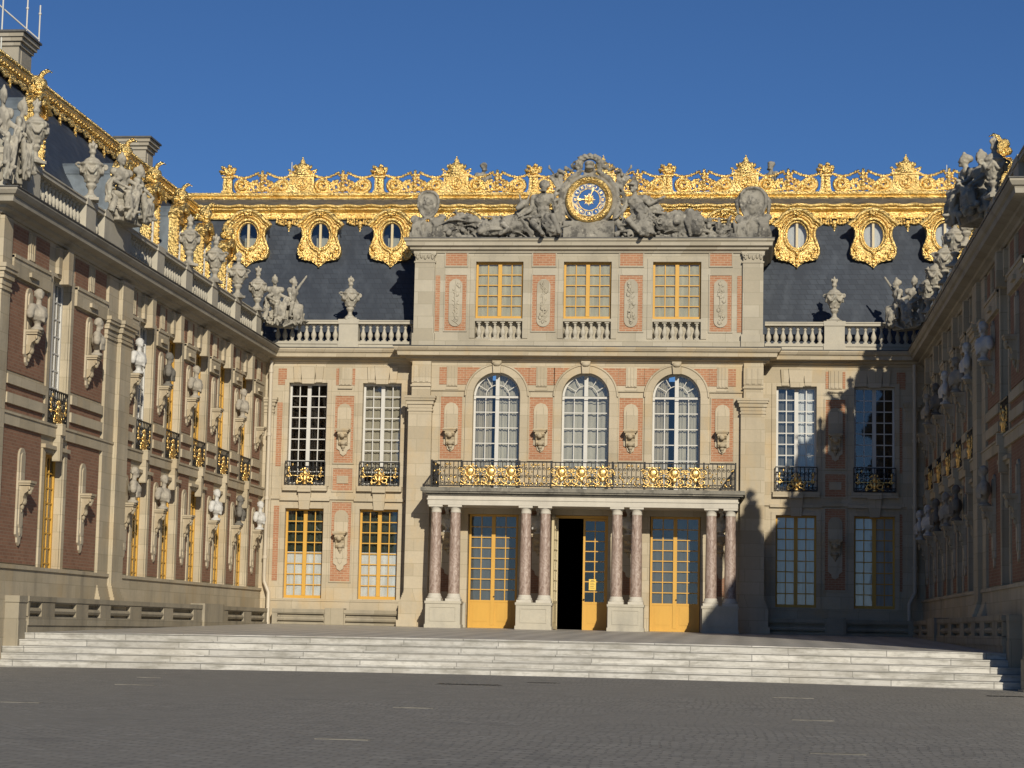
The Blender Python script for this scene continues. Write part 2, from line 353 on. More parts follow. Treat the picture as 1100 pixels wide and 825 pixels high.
# ------------------------------------------------------------------ building kit (local frame: x along the wall, -y outwards, z up)
def wall(mb, x0, x1, z0, z1, ops, y=0., d=.35):
    xs = sorted({x0, x1, *[o[0] for o in ops], *[o[1] for o in ops]}); tops = [o[3]+((o[1]-o[0])/2 if len(o) > 4 else 0) for o in ops]
    zs = sorted({z0, z1, *[o[2] for o in ops], *tops})
    for i in range(len(xs)-1):
        for j in range(len(zs)-1):
            cx, cz = (xs[i]+xs[i+1])/2, (zs[j]+zs[j+1])/2
            if any(o[0] < cx < o[1] and o[2] < cz < t for o, t in zip(ops, tops)): continue
            mb.add([(xs[i], y, zs[j]), (xs[i+1], y, zs[j]), (xs[i+1], y, zs[j+1]), (xs[i], y, zs[j+1])], [(0, 1, 2, 3)])
    for o, t in zip(ops, tops):
        a, b, c, e = o[:4]
        mb.add([(a, y, c), (a, y+d, c), (a, y+d, e), (a, y, e)], [(0, 1, 2, 3)]); mb.add([(b, y, c), (b, y+d, c), (b, y+d, e), (b, y, e)], [(3, 2, 1, 0)])
        mb.add([(a, y, c), (b, y, c), (b, y+d, c), (a, y+d, c)], [(0, 1, 2, 3)])
        if len(o) > 4:
            r = (b-a)/2; m_ = (a+b)/2; n = 16; A = [(m_+r*math.cos(PI*k/n), e+r*math.sin(PI*k/n)) for k in range(n+1)]
            for k in range(n):
                p, q = A[k], A[k+1]; cx = b if k < n/2 else a
                mb.add([(p[0], y, p[1]), (cx, y, t), (q[0], y, q[1])], [(0, 1, 2)])
                mb.add([(p[0], y, p[1]), (q[0], y, q[1]), (q[0], y+d, q[1]), (p[0], y+d, p[1])], [(0, 1, 2, 3)])
        else: mb.add([(a, y, e), (b, y, e), (b, y+d, e), (a, y+d, e)], [(3, 2, 1, 0)])
_cache = {}
def cached(key, fn):
    if key not in _cache: _cache[key] = fn()
    return _cache[key]
def win_frame(wd, h, cols, rows, arch=False, low=0., leaf=False):
    """casement: outer frame, meeting stile, glazing bars, optional solid foot panel"""
    mb = MB(); hw = wd/2; fr = .075; ms = .07 if not leaf else 0
    mb.box(-hw, -hw+fr, 0, .09, 0, h); mb.box(hw-fr, hw, 0, .09, 0, h)
    mb.box(-hw+fr, hw-fr, .003, .087, 0, max(.11, .0))
    if not arch: mb.box(-hw+fr, hw-fr, .003, .087, h-.08, h)
    if ms: mb.box(-ms, ms, -.012, .075, .11, h-.08 if not arch else h+hw-.05)
    z0 = .11
    if low:
        mb.box(-hw+fr, -ms, .02, .07, .11, low); mb.box(ms, hw-fr, .02, .07, .11, low); z0 = low
        for sx in ((-1, 1) if ms else (0,)):
            ca = sx*(hw-fr+ms)/2; ww = (hw-fr-ms)/2 if ms else hw-fr
            mb.box(ca-ww+.1, ca+ww-.1, .008, .02, .24, low-.14)
            mb.box(ca-ww, ca+ww, .006, .02, low-.075, low)
    top = h-.08 if not arch else h
    spans = ((-hw+fr, -ms), (ms, hw-fr)) if ms else ((-hw+fr, hw-fr),)
    b = .018
    for xa, xb in spans:
        nc = cols//2 if ms else cols
        for i in range(1, nc): x = xa+(xb-xa)*i/nc; mb.box(x-b, x+b, .022, .062, z0, top)
        for j in range(1, rows): z = z0+(top-z0)*j/rows; mb.box(xa, xb, .018, .058, z-b, z+b)
    if arch:
        mb.box(-hw+fr, -ms, .004, .08, h-.05, h+.03); mb.box(ms, hw-fr, .004, .08, h-.05, h+.03)
        n = 20
        mb.ring([(hw*math.cos(PI*i/n), h+hw*math.sin(PI*i/n)) for i in range(n+1)], [((hw-fr)*math.cos(PI*i/n), h+(hw-fr)*math.sin(PI*i/n)) for i in range(n+1)], 0, .09)
        ri = hw*.5
        for a0, a1 in ((.03, .47), (.53, .97)):
            mb.tube(arc(0, h, ri, PI*a0, PI*a1, 8, .04), .02, 5)
            for q in ((.17, .33) if a0 < .2 else (.67, .83)):
                mb.tube([(ri*math.cos(PI*q), .04, h+ri*math.sin(PI*q)), ((hw-fr)*math.cos(PI*q), .04, h+(hw-fr)*math.sin(PI*q))], .02, 5)
    return mb
def pane_mesh(wd, h, arch, z0):
    mb = MB(); hw = wd/2-.03
    vs = [(-hw, .045, z0), (hw, .045, z0), (hw, .045, h)]
    if arch: vs += [(hw*math.cos(PI*i/14), .045, h+hw*math.sin(PI*i/14)) for i in range(1, 14)]
    vs.append((-hw, .045, h)); return mb.add(vs, [tuple(range(len(vs)))])
def curtain_mesh(wd, z0, z1, amp, arch=False, xa=-1., xb=1.):
    mb = MB(); n = 26; hw = wd/2-.04
    vs = []
    for i in range(n+1):
        x = hw*(xa+(xb-xa)*i/n); y = (.2 if amp > .0125 else .085)+amp*math.sin(i*1.9)+amp*.6*math.sin(i*.7+1)
        zt = z1 + (math.sqrt(max(0, hw*hw-x*x)) if arch else 0); vs += [(x, y, z0), (x, y, zt)]
    return mb.add(vs, [(2*i, 2*i+2, 2*i+3, 2*i+1) for i in range(n)], True)
def add_window(parent, x, z, y, wd, h, cols, rows, mat, arch=False, low=0., curtain=None, name='window', glass=True):
    o = inst(name, cached(('wf', wd, h, cols, rows, mat, arch, low), lambda: win_frame(wd, h, cols, rows, arch, low).mesh(name, mat)), parent, (x, y, z))
    if glass: inst('pane', cached(('pn', wd, h, arch, low), lambda: pane_mesh(wd, h, arch, max(low, .1)).mesh('pane', 'glass')), o)
    for cm, c0, c1, amp, *xr in (curtain or []):
        ar = arch and c1 >= 1
        inst('curtain', cached(('cu', wd, h, cm, c0, c1, amp, *xr), lambda: curtain_mesh(wd, max(low, .1)+c0*h, min(c1*h, h-.02), amp, ar, *xr).mesh('curtain', cm)), o)
    return o
def baluster_mesh(h=.67):
    def mk():
        mb = MB(); s = h/.67; a = .085
        mb.box(-a, a, -a, a, 0, .06*s); mb.box(-a, a, -a, a, .61*s, h)
        mb.lathe([(.07, .06), (.05, .10), (.085, .17), (.105, .24), (.095, .31), (.06, .40), (.042, .48), (.045, .52), (.07, .55), (.05, .58), (.07, .61)] if s == 1 else
                 [(r_, q*s) for r_, q in [(.07, .06), (.05, .10), (.085, .17), (.105, .24), (.095, .31), (.06, .40), (.042, .48), (.045, .52), (.07, .55), (.05, .58), (.07, .61)]], n=8)
        return mb.mesh('baluster', 'parapet_stone')
    return cached(('bal', h), mk)
BZ0, BZ1, BTOP = 10.66, 11.33, 11.47
def balustrade(parent, x0, x1, piers, y=.12):
    """roof balustrade: plinth, rail and pedestals as one part, every baluster a sub-part; piers = (centre, half width)"""
    mb = MB(); mb.box(x0, x1, y-.02, y+.36, 10.28, BZ0-.1); mb.box(x0, x1, y-.06, y+.38, BZ0-.1, BZ0)
    mb.box(x0, x1, y-.05, y+.37, BZ1, BTOP-.04); mb.box(x0, x1, y-.08, y+.4, BTOP-.04, BTOP)
    for c, hw in piers:
        mb.box(c-hw, c+hw, y-.085, y+.42, 10.29, BZ0+.004); mb.box(c-hw+.03, c+hw-.03, y-.058, y+.39, BZ0, BZ1); mb.box(c-hw, c+hw, y-.09, y+.43, BZ1-.003, BTOP+.035)
    o = mb.obj('balustrade', 'parapet_stone', parent)
    edges = [x0]+[q for c, hw in sorted(piers) for q in (c-hw, c+hw)]+[x1]
    for a, b in zip(edges[::2], edges[1::2]):
        if b-a < .4: continue
        n = max(1, round((b-a)/.285))
        for i in range(n): inst('baluster', baluster_mesh(), o, (a+(b-a)*(i+.5)/n, y+.16, BZ0))
    return o
def niche_poly(w_, z0, z1):
    hw = w_/2; p = [(-hw, z0+.28), (-hw*.55, z0+.2), (-hw*.45, z0+.08), (0, z0), (hw*.45, z0+.08), (hw*.55, z0+.2), (hw, z0+.28), (hw, z1-hw)]
    return p + [(hw*math.cos(PI*i/10), z1-hw+hw*math.sin(PI*i/10)) for i in range(1, 10)] + [(-hw, z1-hw)]
def niche_mesh(w_, h):
    def mk():
        mb = MB(); mb.prism(niche_poly(w_, 0, h), -.07, .02); mb.prism(niche_poly(w_*.62, .25, h-.12), -.10, -.068)
        return mb.mesh('niche_panel', 'limestone')
    return cached(('ni', w_, h), mk)
def console_mesh(mat='limestone', big=1.):
    def mk():
        mb = MB()
        mb.box(-.30, .30, -.5, .0, -.07, 0); mb.box(-.26, .26, -.46, 0, -.13, -.07)
        prof = [(0, -.13), (-.42, -.13), (-.43, -.2), (-.36, -.3), (-.22, -.38), (-.17, -.5), (-.2, -.58), (-.13, -.68), (0, -.74)]
        mb.extrude_x(prof, -.19, .19)
        for sx in (-.195, .195):
            mb.tube(spiral(sx, -.21, .10, .02, 0, 1.5, 14, 0), .025, 5)
        for i in range(6): mb.ell((-.18+.072*i, -.40+.02*(i % 2), -.22), (.045, .06, .06), 6)
        mb.ell((0, -.36, -.28), (.13, .1, .13), 8); mb.ell((0, -.16, -.62), (.15, .1, .1), 8); mb.ell((0, -.09, -.76), (.10, .08, .1), 8); mb.ell((0, -.06, -.88), (.05, .05, .07), 6)
        return mb.mesh('console', mat)
    return cached(('con', mat), mk)
def pilaster(mb, x0, x1, y, z0, z1, cap0, cap1, base=True, out=.14):
    mb.box(x0, x1, y-out, y+.01, z0, cap0)
    mb.box(x0-.035, x1+.035, y-out-.035, y+.01, cap0-.12, cap0-.06)
    c = cap1-cap0
    for i, (a, b, e) in enumerate(((0, .3, .02), (.3, .62, .07), (.62, .8, .12), (.8, 1, .15))): mb.box(x0-e, x1+e, y-out-e, y+.01, cap0+c*a, cap0+c*b)
    if base:
        mb.box(x0-.16, x1+.16, y-out-.16, y+.01, z0, z0+.95); mb.box(x0-.22, x1+.22, y-out-.22, y+.01, z0, z0+.28)
        for i in range(5): e = .12-.028*i; mb.box(x0-e, x1+e, y-out-e, y+.01, z0+.95+.08*i, z0+.95+.08*(i+1))
def triglyph(mb, x, hw, y, z0, z1):
    mb.box(x-hw, x+hw, y-.05, y+.01, z0, z1)
    for k in (-.6, 0, .6): mb.box(x+hw*k-hw*.16, x+hw*k+hw*.16, y-.075, y-.045, z0+.03, z1-.02)
    mb.box(x-hw-.03, x+hw+.03, y-.08, y+.01, z0-.14, z0-.08)
CORN = [(0, 9.80), (.06, 9.80), (.10, 9.86), (.22, 9.90), (.24, 9.97), (.48, 10.00), (.50, 10.14), (.56, 10.17), (.62, 10.26), (.62, 10.31), (0, 10.33)]
LEADC = [(0, 10.335), (.645, 10.315), (.645, 10.345), (0, 10.365)]
def gold_crest_mb(s=1.):                              # the cast royal device on an iron guard
    mb = MB()
    mb.ell((0, -.02, .46*s), (.10*s, .05, .13*s), 8); mb.ell((0, -.035, .47*s), (.06*s, .05, .085*s), 8)
    for sx in (-1, 1):
        mb.tube(spiral(sx*.22*s, .22*s, .16*s, .04*s, PI/2, sx*1.2, 14, -.02), .032*s, 5); mb.tube(spiral(sx*.13*s, .42*s, .07*s, .02*s, 0, sx, 8, -.02), .024*s, 5)
        mb.ell((sx*.30*s, -.02, .07*s), (.07*s, .04, .05*s), 6); mb.ell((sx*.10*s, -.02, .62*s), (.04*s, .03, .06*s), 6)
        mb.ell((sx*.12*s, -.03, .26*s), (.06*s, .05, .13*s), 7, Matrix.Rotation(sx*.5, 3, 'Y'))
    mb.ell((0, -.03, .64*s), (.05*s, .04, .07*s), 6); mb.ell((0, -.03, .24*s), (.07*s, .05, .16*s), 8); mb.ell((0, -.02, .06*s), (.12*s, .04, .05*s), 6)
    return mb
def scroll_bars(mb, x0, x1, z0, z1, y=0.):
    h = z1-z0; n = max(2, round((x1-x0)/.16))
    mb.box(x0, x1, y-.025, y+.025, z1-.04, z1); mb.box(x0, x1, y-.02, y+.02, z0, z0+.035); mb.box(x0, x1, y-.015, y+.015, z0+.13, z0+.155)
    for i in range(n+1):
        x = x0+(x1-x0)*i/n; mb.box(x-.014, x+.014, y-.014, y+.014, z0+.03, z1-.03)
        if i < n:
            xc = x+(x1-x0)/n/2
            mb.tube(spiral(xc, z0+h*.72, .062, .02, PI/2, 1.3, 10, y), .011, 4); mb.tube(spiral(xc, z0+h*.42, .06, .02, -PI/2, -1.3, 10, y), .011, 4)
            mb.tube(arc(xc, z0+.08, .045, 0, 2*PI, 8, y), .01, 4)
def small_gold(mb, x0, x1, z0, z1, y, n):
    rnd = random.Random(5)
    for i in range(n): mb.ell((x0+(x1-x0)*(i+.5)/n, y, z0+(z1-z0)*rnd.random()), (.03+.02*rnd.random(), .025, .03+.03*rnd.random()), 5)
def guard_rail(parent, x, z, wd, y):
    def mk():
        mb = MB(); scroll_bars(mb, -wd/2, wd/2, 0, .9); return mb.mesh('window_guard', 'iron')
    g = inst('window_guard', cached(('gd', wd), mk), parent, (x, y, z))
    def mk2():
        mb = gold_crest_mb(.95)
        for sx in (-1, 1):
            mb.ell((sx*wd*.40, -.02, .62), (.05, .03, .08), 6); mb.ell((sx*wd*.40, -.02, .5), (.035, .03, .05), 6); mb.tube(spiral(sx*wd*.4, .35, .09, .02, PI/2, sx, 10, -.02), .02, 5)
        mb.box(-wd/2+.05, wd/2-.05, -.02, -.004, .34, .36); mb.box(-wd*.4-.01, -wd*.4+.01, -.02, -.004, .3, .6); mb.box(wd*.4-.01, wd*.4+.01, -.02, -.004, .3, .6); small_gold(mb, -wd/2+.05, wd/2-.05, .1, .8, -.015, 9)
        return mb.mesh('gold_device', 'plain_gold')
    inst('gold_device', cached(('gdd', wd), mk2), g)

# ------------------------------------------------------------------ gilded roof kit
def star_outline(pts, n=48):
    """resample a half outline (angle measured from straight up, clockwise) into n points"""
    pol = [(math.atan2(x, z), math.hypot(x, z)) for x, z in pts]
    an = np.array([a for a, _ in pol]); ra = np.array([r_ for _, r_ in pol]); out = []
    for i in range(n):
        t = 2*PI*i/n; a = t if t <= PI else 2*PI-t
        r_ = float(np.interp(a, an, ra)); out.append((r_*math.sin(t), r_*math.cos(t)))
    return out
DORM = [(0, .97), (.30, .93), (.55, .78), (.72, .58), (.84, .47), (.84, .36), (.70, .30), (.60, .05), (.62, -.15), (.74, -.38), (.84, -.62), (.82, -.82), (.66, -.98), (.45, -1.0), (.28, -1.05), (.14, -1.14), (0, -1.28)]
def dormer_frame_mb():
    mb = MB(); n = 72
    out = star_outline(DORM, n); oval = [(.44*math.sin(2*PI*i/n), .57*math.cos(2*PI*i/n)) for i in range(n)]
    mb.ring(out, oval, -.10, .3)
    mb.tube([(.49*math.sin(2*PI*i/n), -.13, .62*math.cos(2*PI*i/n)) for i in range(n)], .055, 7, closed=True)
    mb.tube([(.40*math.sin(2*PI*i/n), -.05, .53*math.cos(2*PI*i/n)) for i in range(n)], .04, 6, closed=True)
    hood = [(x, -.17, z) for x, z in ((-.92, .36), (-.84, .47), (-.66, .58), (-.52, .77), (-.28, .92), (0, .98), (.28, .92), (.52, .77), (.66, .58), (.84, .47), (.92, .36))]
    mb.tube(hood, .085, 8, 1.3); mb.tube([(x*.9, -.14, z*.9-.02) for x, y, z in hood], .045, 6)
    for i in range(27):
        t = -1.15+2.3*i/26; mb.ell((.60*math.sin(t), -.15, .74*math.cos(t)), .036, 6)
    for sx in (-1, 1):
        mb.tube([(sx*x, -.13, z) for x, z in ((.74, .34), (.66, .12), (.66, -.08), (.74, -.3), (.83, -.52), (.83, -.74), (.72, -.9), (.58, -.86), (.56, -.72), (.66, -.66))], .055, 7)
        for i in range(8): mb.ell((sx*(.63+.012*i), -.15, .28-.09*i), (.035, .04, .04), 6)
        for x, z, r_ in ((.70, -.55, .085), (.60, -.78, .07), (.48, -.70, .06), (.40, -.90, .07), (.25, -.85, .06), (.30, -1.0, .06), (.14, -1.05, .06), (.5, -.97, .05), (.76, -.9, .05)):
            mb.ell((sx*x, -.12, z), (r_, .07, r_), 7)
    for z, r_ in ((-.72, .09), (-.88, .085), (-1.02, .07), (-1.15, .06), (-1.27, .045)): mb.ell((0, -.14, z), (r_, .07, r_), 7)
    for x, z in ((0, .8), (-.09, .84), (.09, .84), (0, .9)): mb.ell((x, -.2, z), (.07, .07, .09), 7)
    return mb
def finial_mb():                                      # gilded ball and plume over a dormer
    mb = MB(); mb.lathe([(.16, 0), (.2, .06), (.12, .14), (.2, .24), (.26, .36), (.22, .48), (.1, .56), (.04, .6)], n=10)
    mb.tube([(0, 0, .52), (0, -.10, .7), (0, -.26, .78), (0, -.40, .72)], [.09, .085, .065, .03], 7)
    mb.ell((0, .12, .45), (.14, .2, .2), 8); mb.ell((0, .2, .2), (.16, .2, .16), 8); mb.ell((.16, -.05, .2), .12, 7); mb.ell((-.16, -.05, .2), .12, 7)
    return mb
def dormer(parent, x, y, z, side=False):
    d = inst('dormer', cached('dorm', lambda: dormer_frame_mb().mesh('dormer', 'gold')), parent, (x, y, z))
    def win():
        mb = MB(); n = 40; o = [(.42*math.sin(2*PI*i/n), .55*math.cos(2*PI*i/n)) for i in range(n)]; i2 = [(a*.88, b*.88) for a, b in o]
        mb.ring(o, i2, 0, .06); mb.box(-.045, .045, -.01, .05, -.5, .5); return mb.mesh('oval_window', 'cream_paint')
    inst('oval_window', cached('oval', win), d, (0, .02, 0))
    def gl():
        n = 40; mb = MB(); mb.add([(.41*math.sin(2*PI*i/n), .045, .54*math.cos(2*PI*i/n)) for i in range(n)], [tuple(range(n))]); return mb.mesh('pane', 'glass')
    inst('pane', cached('ovalg', gl), d, (0, .02, 0))
    def bl():
        mb = MB(); n = 40; mb.add([(.5*math.sin(2*PI*i/n), .2, .65*math.cos(2*PI*i/n)) for i in range(n)], [tuple(range(n))]); return mb
    if side or x > 0: inst('curtain', cached('ovalw', lambda: bl().mesh('curtain', 'white_blind')), d)
    else: inst('curtain', cached('ovald', lambda: MB().box(-.2, .36, .3, .31, -.6, -.05).mesh('curtain', 'grey_blind')), d)
    def ck():
        mb = MB(); mb.box(-.66, .66, .3, 2.0, -1.0, .55) if False else None
        for sx in (-1, 1): mb.box(sx*.68-.02, sx*.68+.02, .28, 1.75, -.95, .56)
        mb.prism([(-.72, .5), (.72, .5), (.6, .74), (.3, .9), (0, .95), (-.3, .9), (-.6, .74)], .27, 1.8); return mb.mesh('dormer_cheeks', 'zinc')
    inst('dormer_cheeks', cached('cheek', ck), d)
    if side: inst('finial', cached('fin', lambda: finial_mb().mesh('finial', 'gold')), d, (0, -.05, .95))
    return d
def wing_dormer(parent, x):
    def fr():
        mb = MB()
        for sx in (-1, 1):
            mb.box(sx*.46-.06, sx*.46+.06, -.03, .3, 10.9, 13.4); mb.box(sx*.46-.10, sx*.46+.10, -.08, .3, 13.4, 13.56)
            for i in range(18): mb.ell((sx*.46, -.04, 11.1+.13*i), (.05, .045, .055), 6)
            mb.tube(spiral(sx*.62, 11.3, .13, .04, PI, sx*1.2, 12, .05), .045, 6)
        hood = [(-.62, 13.58), (-.46, 13.62), (-.34, 13.8), (-.17, 13.93), (0, 13.96), (.17, 13.93), (.34, 13.8), (.46, 13.62), (.62, 13.58)]
        mb.prism([(-.45, 13.3), (.45, 13.3)]+[(a, b) for a, b in hood[::-1]], -.03, .3)
        mb.tube([(a, -.10, b) for a, b in hood], .065, 8, 1.4); mb.tube([(a*.86, -.06, b-.12) for a, b in hood], .04, 6)
        for i in range(11): t = -1.2+2.4*i/10; mb.ell((.36*math.sin(t), -.09, 13.42+.32*math.cos(t)), .035, 6)
        mb.ell((0, -.12, 13.78), (.12, .08, .13), 8); return mb.mesh('dormer', 'gold')
    d = inst('dormer', cached('wdorm', fr), parent, (x, .85, 0))
    inst('finial', cached('fin', lambda: finial_mb().mesh('finial', 'gold')), d, (0, .02, 13.98)).scale = (.85, .85, .85)
    o = inst('window_frame', cached('wdw', lambda: win_frame(.8, 2.4, 2, 6).mesh('window_frame', 'white_paint')), d, (0, .1, 10.9))
    inst('pane', cached('wdp', lambda: pane_mesh(.8, 2.4, False, .1).mesh('pane', 'glass')), d, (0, .1, 10.9))
    inst('curtain', cached('wdc', lambda: curtain_mesh(.8, 0, 2.4, .02).mesh('curtain', 'white_blind')), d, (0, .12, 10.9))
    def ck():
        mb = MB()
        for sx in (-1, 1): mb.box(sx*.50-.02, sx*.50+.02, .28, 1.9, 10.6, 13.5)
        mb.prism([(-.54, 13.46), (.54, 13.46), (.34, 13.74), (.17, 13.87), (0, 13.9), (-.17, 13.87), (-.34, 13.74)], .29, 2.5); return mb.mesh('dormer_cheeks', 'zinc')
    inst('dormer_cheeks', cached('wcheek', ck), d)
    return d
def garland_mb(L):                                    # gilded lace hanging under the cornice between dormers
    mb = MB(); rnd = random.Random(3); n = int(L/.085)
    for i in range(n):
        t = (i+.5)/n; x = -L/2+L*t; sag = .13+.13*abs(math.sin(t*PI*2)) + (.2 if abs(t-.5) < .07 else 0)
        mb.ell((x, -.03, -sag+.04*rnd.random()), (.06, .05, .07), 6)
        if rnd.random() < .8: mb.ell((x, -.02, -sag*.45), (.05, .05, .06), 6)
    for z, r_ in ((-.2, .11), (-.33, .08), (-.44, .06), (-.52, .04)): mb.ell((0, -.05, z), (r_, .06, r_), 7)
    for sx in (-1, 1): mb.tube(spiral(sx*L*.28, -.14, .11, .03, PI/2, sx*1.2, 12, -.03), .03, 5)
    return mb
RZ = 16.03                                            # gilded cornice underside
def roof(parent, x0, x1, dormers, garlands, yc=3.6, crest=None, side=False):
    zt = RZ+.55
    mb = MB(); mb.add([(x0, .75, 10.3), (x1, .75, 10.3), (x1, yc+.1, RZ+.2), (x0, yc+.1, RZ+.2)], [(0, 1, 2, 3)]); mb.obj('slate_roof', 'slate', parent, fix=False)
    P = [(yc+.15, RZ), (yc-.12, RZ), (yc-.14, RZ+.04), (yc-.10, RZ+.1), (yc-.10, RZ+.26), (yc-.16, RZ+.29), (yc-.26, RZ+.37), (yc-.26, RZ+.42), (yc-.31, RZ+.46), (yc-.31, RZ+.54), (yc+.15, zt)]
    if side:
        P = [(yc+.15, RZ+.22), (yc-.10, RZ+.22), (yc-.12, RZ+.3), (yc-.2, RZ+.34), (yc-.24, RZ+.42), (yc-.24, RZ+.5), (yc+.15, zt)]
        mb = MB().extrude_x(P, x0, x1); n = int((x1-x0)/.13)
        for i in range(n):
            x = x0+(x1-x0)*(i+.5)/n; mb.ell((x, yc-.24, RZ+.54), (.055, .07, .06), 6)
            if i % 2: mb.ell((x, yc-.2, RZ+.3), (.05, .06, .05), 5)
        mb.obj('gilded_cornice', 'gold', parent)
    else: mb = MB().extrude_x(P, x0, x1)
    n = 0 if side else int((x1-x0)/.55)
    for i in range(n): mb.ell((x0+(x1-x0)*(i+.5)/n, yc-.11, RZ+.18), (.05, .03, .05), 6)
    if not side: mb.tube([(x0+(x1-x0)*i/(n*3), yc-.31, RZ+.5+.025*math.sin(i*1.3)) for i in range(n*3+1)], .06, 6)
    if not side: mb.obj('gilded_cornice', 'gold', parent)
    MB().add([(x0, yc-.15, zt+.005), (x1, yc-.15, zt+.005), (x1, yc+.9, zt+.5), (x0, yc+.9, zt+.5), (x1, yc+7, zt+.8), (x0, yc+7, zt+.8)], [(0, 1, 2, 3), (3, 2, 4, 5)]).obj('lead_roof', 'lead', parent, fix=False)
    for x in dormers:
        if side: wing_dormer(parent, x)
        else: dormer(parent, x, yc-1.0, 15.2)
    for x, L in garlands: inst('gilded_garland', cached(('gar', L), lambda: garland_mb(L).mesh('gilded_garland', 'gold')), parent, (x, yc-(.10 if side else .17), RZ+(.26 if side else .02)))
    if crest:
        yb = yc+.85; zb = zt+.42
        P = [(yb+.25, zb), (yb-.08, zb), (yb-.12, zb+.06), (yb-.08, zb+.12), (yb-.16, zb+.18), (yb-.18, zb+.28), (yb+.25, zb+.30)]
        MB().extrude_x(P, x0, x1).obj('crest_rail', 'gold', parent)
        zc = zb+.30; ms = 3.05
        for i, (x, big) in enumerate(crest):
            if big: inst('crest_pedestal', cached('cp', lambda: crest_pedestal_mb().mesh('crest_pedestal', 'gold')), parent, (x, yb, zc))
            else: inst('crest_pinnacle', cached('ci', lambda: crest_pinnacle_mb().mesh('crest_pinnacle', 'gold')), parent, (x, yb, zc))
            if i < len(crest)-1:
                x2 = crest[i+1][0]; inst('crest_scroll', cached('cs', lambda: crest_scroll_mb().mesh('crest_scroll', 'gold')), parent, ((x+x2)/2+(-.1 if crest[i+1][1] else .1), yb, zc))
def crest_pedestal_mb():
    mb = MB(); mb.box(-.62, .62, -.14, .2, 0, .07); mb.prism([(-.58, .07), (.58, .07), (.5, .2), (.5, .66), (-.5, .66), (-.5, .2)], -.10, .2); mb.box(-.56, .56, -.14, .22, .66, .74)
    mb.tube(arc(0, .38, .25, 0, 2*PI, 18, -.12)[:-1], .04, 6, closed=True)
    for a in range(7): t = a*2*PI/7; mb.ell((.11*math.cos(t), -.13, .38+.13*math.sin(t)), (.06, .05, .07), 6)
    for sx in (-1, 1):
        mb.ell((sx*.4, -.12, .4), (.05, .04, .1), 6); mb.tube(spiral(sx*.46, .84, .10, .03, 0, sx*1.1, 10, 0), .035, 5); mb.ell((sx*.55, 0, .95), (.08, .06, .05), 6)
        mb.ell((sx*.3, 0, .86), (.12, .12, .1), 7)
    mb.lathe([(.36, .74), (.38, .80), (.30, .86), (.33, .95), (.36, 1.02), (.28, 1.12), (.14, 1.22), (.09, 1.27), (.10, 1.33), (.03, 1.40), (.03, 1.48)], n=12, sy=.6)
    for i in range(8): t = i*2*PI/8; mb.ell((.35*math.cos(t), .2*math.sin(t), 1.08), (.06, .06, .09), 6)
    return mb
def crest_pinnacle_mb():
    mb = MB(); mb.box(-.24, .24, -.12, .2, 0, .07); mb.taper(-.2, .2, -.09, .18, .07, .62, .03); mb.box(-.23, .23, -.12, .2, .62, .68)
    for i in range(4): mb.ell((0, -.1, .18+.12*i), (.09-.01*i, .05, .06), 6)
    rnd = random.Random(8)
    for i in range(26):
        a = rnd.random()*2*PI; rr = .26*math.sqrt(rnd.random()); mb.ell((rr*math.cos(a)*1.5, .2*(rnd.random()-.5), .90+rr*math.sin(a)*.8), .05+.035*rnd.random(), 6)
    mb.ell((0, 0, .88), (.24, .13, .2), 8); return mb
def crest_scroll_mb():
    mb = MB(); L = 1.15; rnd = random.Random(4)
    for sx in (-1, 1):
        mb.tube(spiral(sx*(L-.29), .31, .28, .05, -PI/2, sx*1.7, 30, 0), .082, 6, 1.3)
        mb.tube([(sx*(L-.27), 0, .53), (sx*.68, 0, .50), (sx*.50, 0, .36), (sx*.36, 0, .14), (sx*.2, 0, .06)], [.06, .065, .07, .07, .05], 6)
        mb.tube([(sx*(L-.1), 0, .035), (sx*.7, 0, .05), (sx*.4, 0, .06)], .055, 6)
        mb.tube(spiral(sx*.36, .42, .10, .03, 0, -sx*1.3, 12, 0), .035, 6)
        mb.ell((sx*(L-.27), .02, .28), (.09, .06, .09), 7); mb.ell((sx*(L-.58), 0, .2), (.1, .05, .16), 7)
        for i in range(44):                            # leaves filling the middle
            x = .05+.62*rnd.random(); z = .06+(.60-.50*x)*rnd.random(); r_ = .045+.04*rnd.random(); mb.ell((sx*x, -.03+.04*rnd.random(), z), (r_, .06, r_*1.2), 6, Matrix.Rotation(sx*rnd.random()*2, 3, 'Y'))
        for x, z, r_ in ((.14, .72, .07), (.22, .80, .06)): mb.ell((sx*x, -.02, z), (r_, .06, r_), 7)
        for i in range(12):                            # bead swag
            t = i/11; x = .2+t*1.08; z = .86-.16*math.sin(PI*t)-.08*t; mb.ell((sx*x, 0, z-.03), (.068, .06, .06+.018*(i % 2)), 6)
    for z, r_ in ((.1, .12), (.26, .13), (.42, .12), (.58, .11), (.72, .10), (.84, .07)): mb.ell((0, -.05, z), (r_, .08, .10), 7)
    return mb

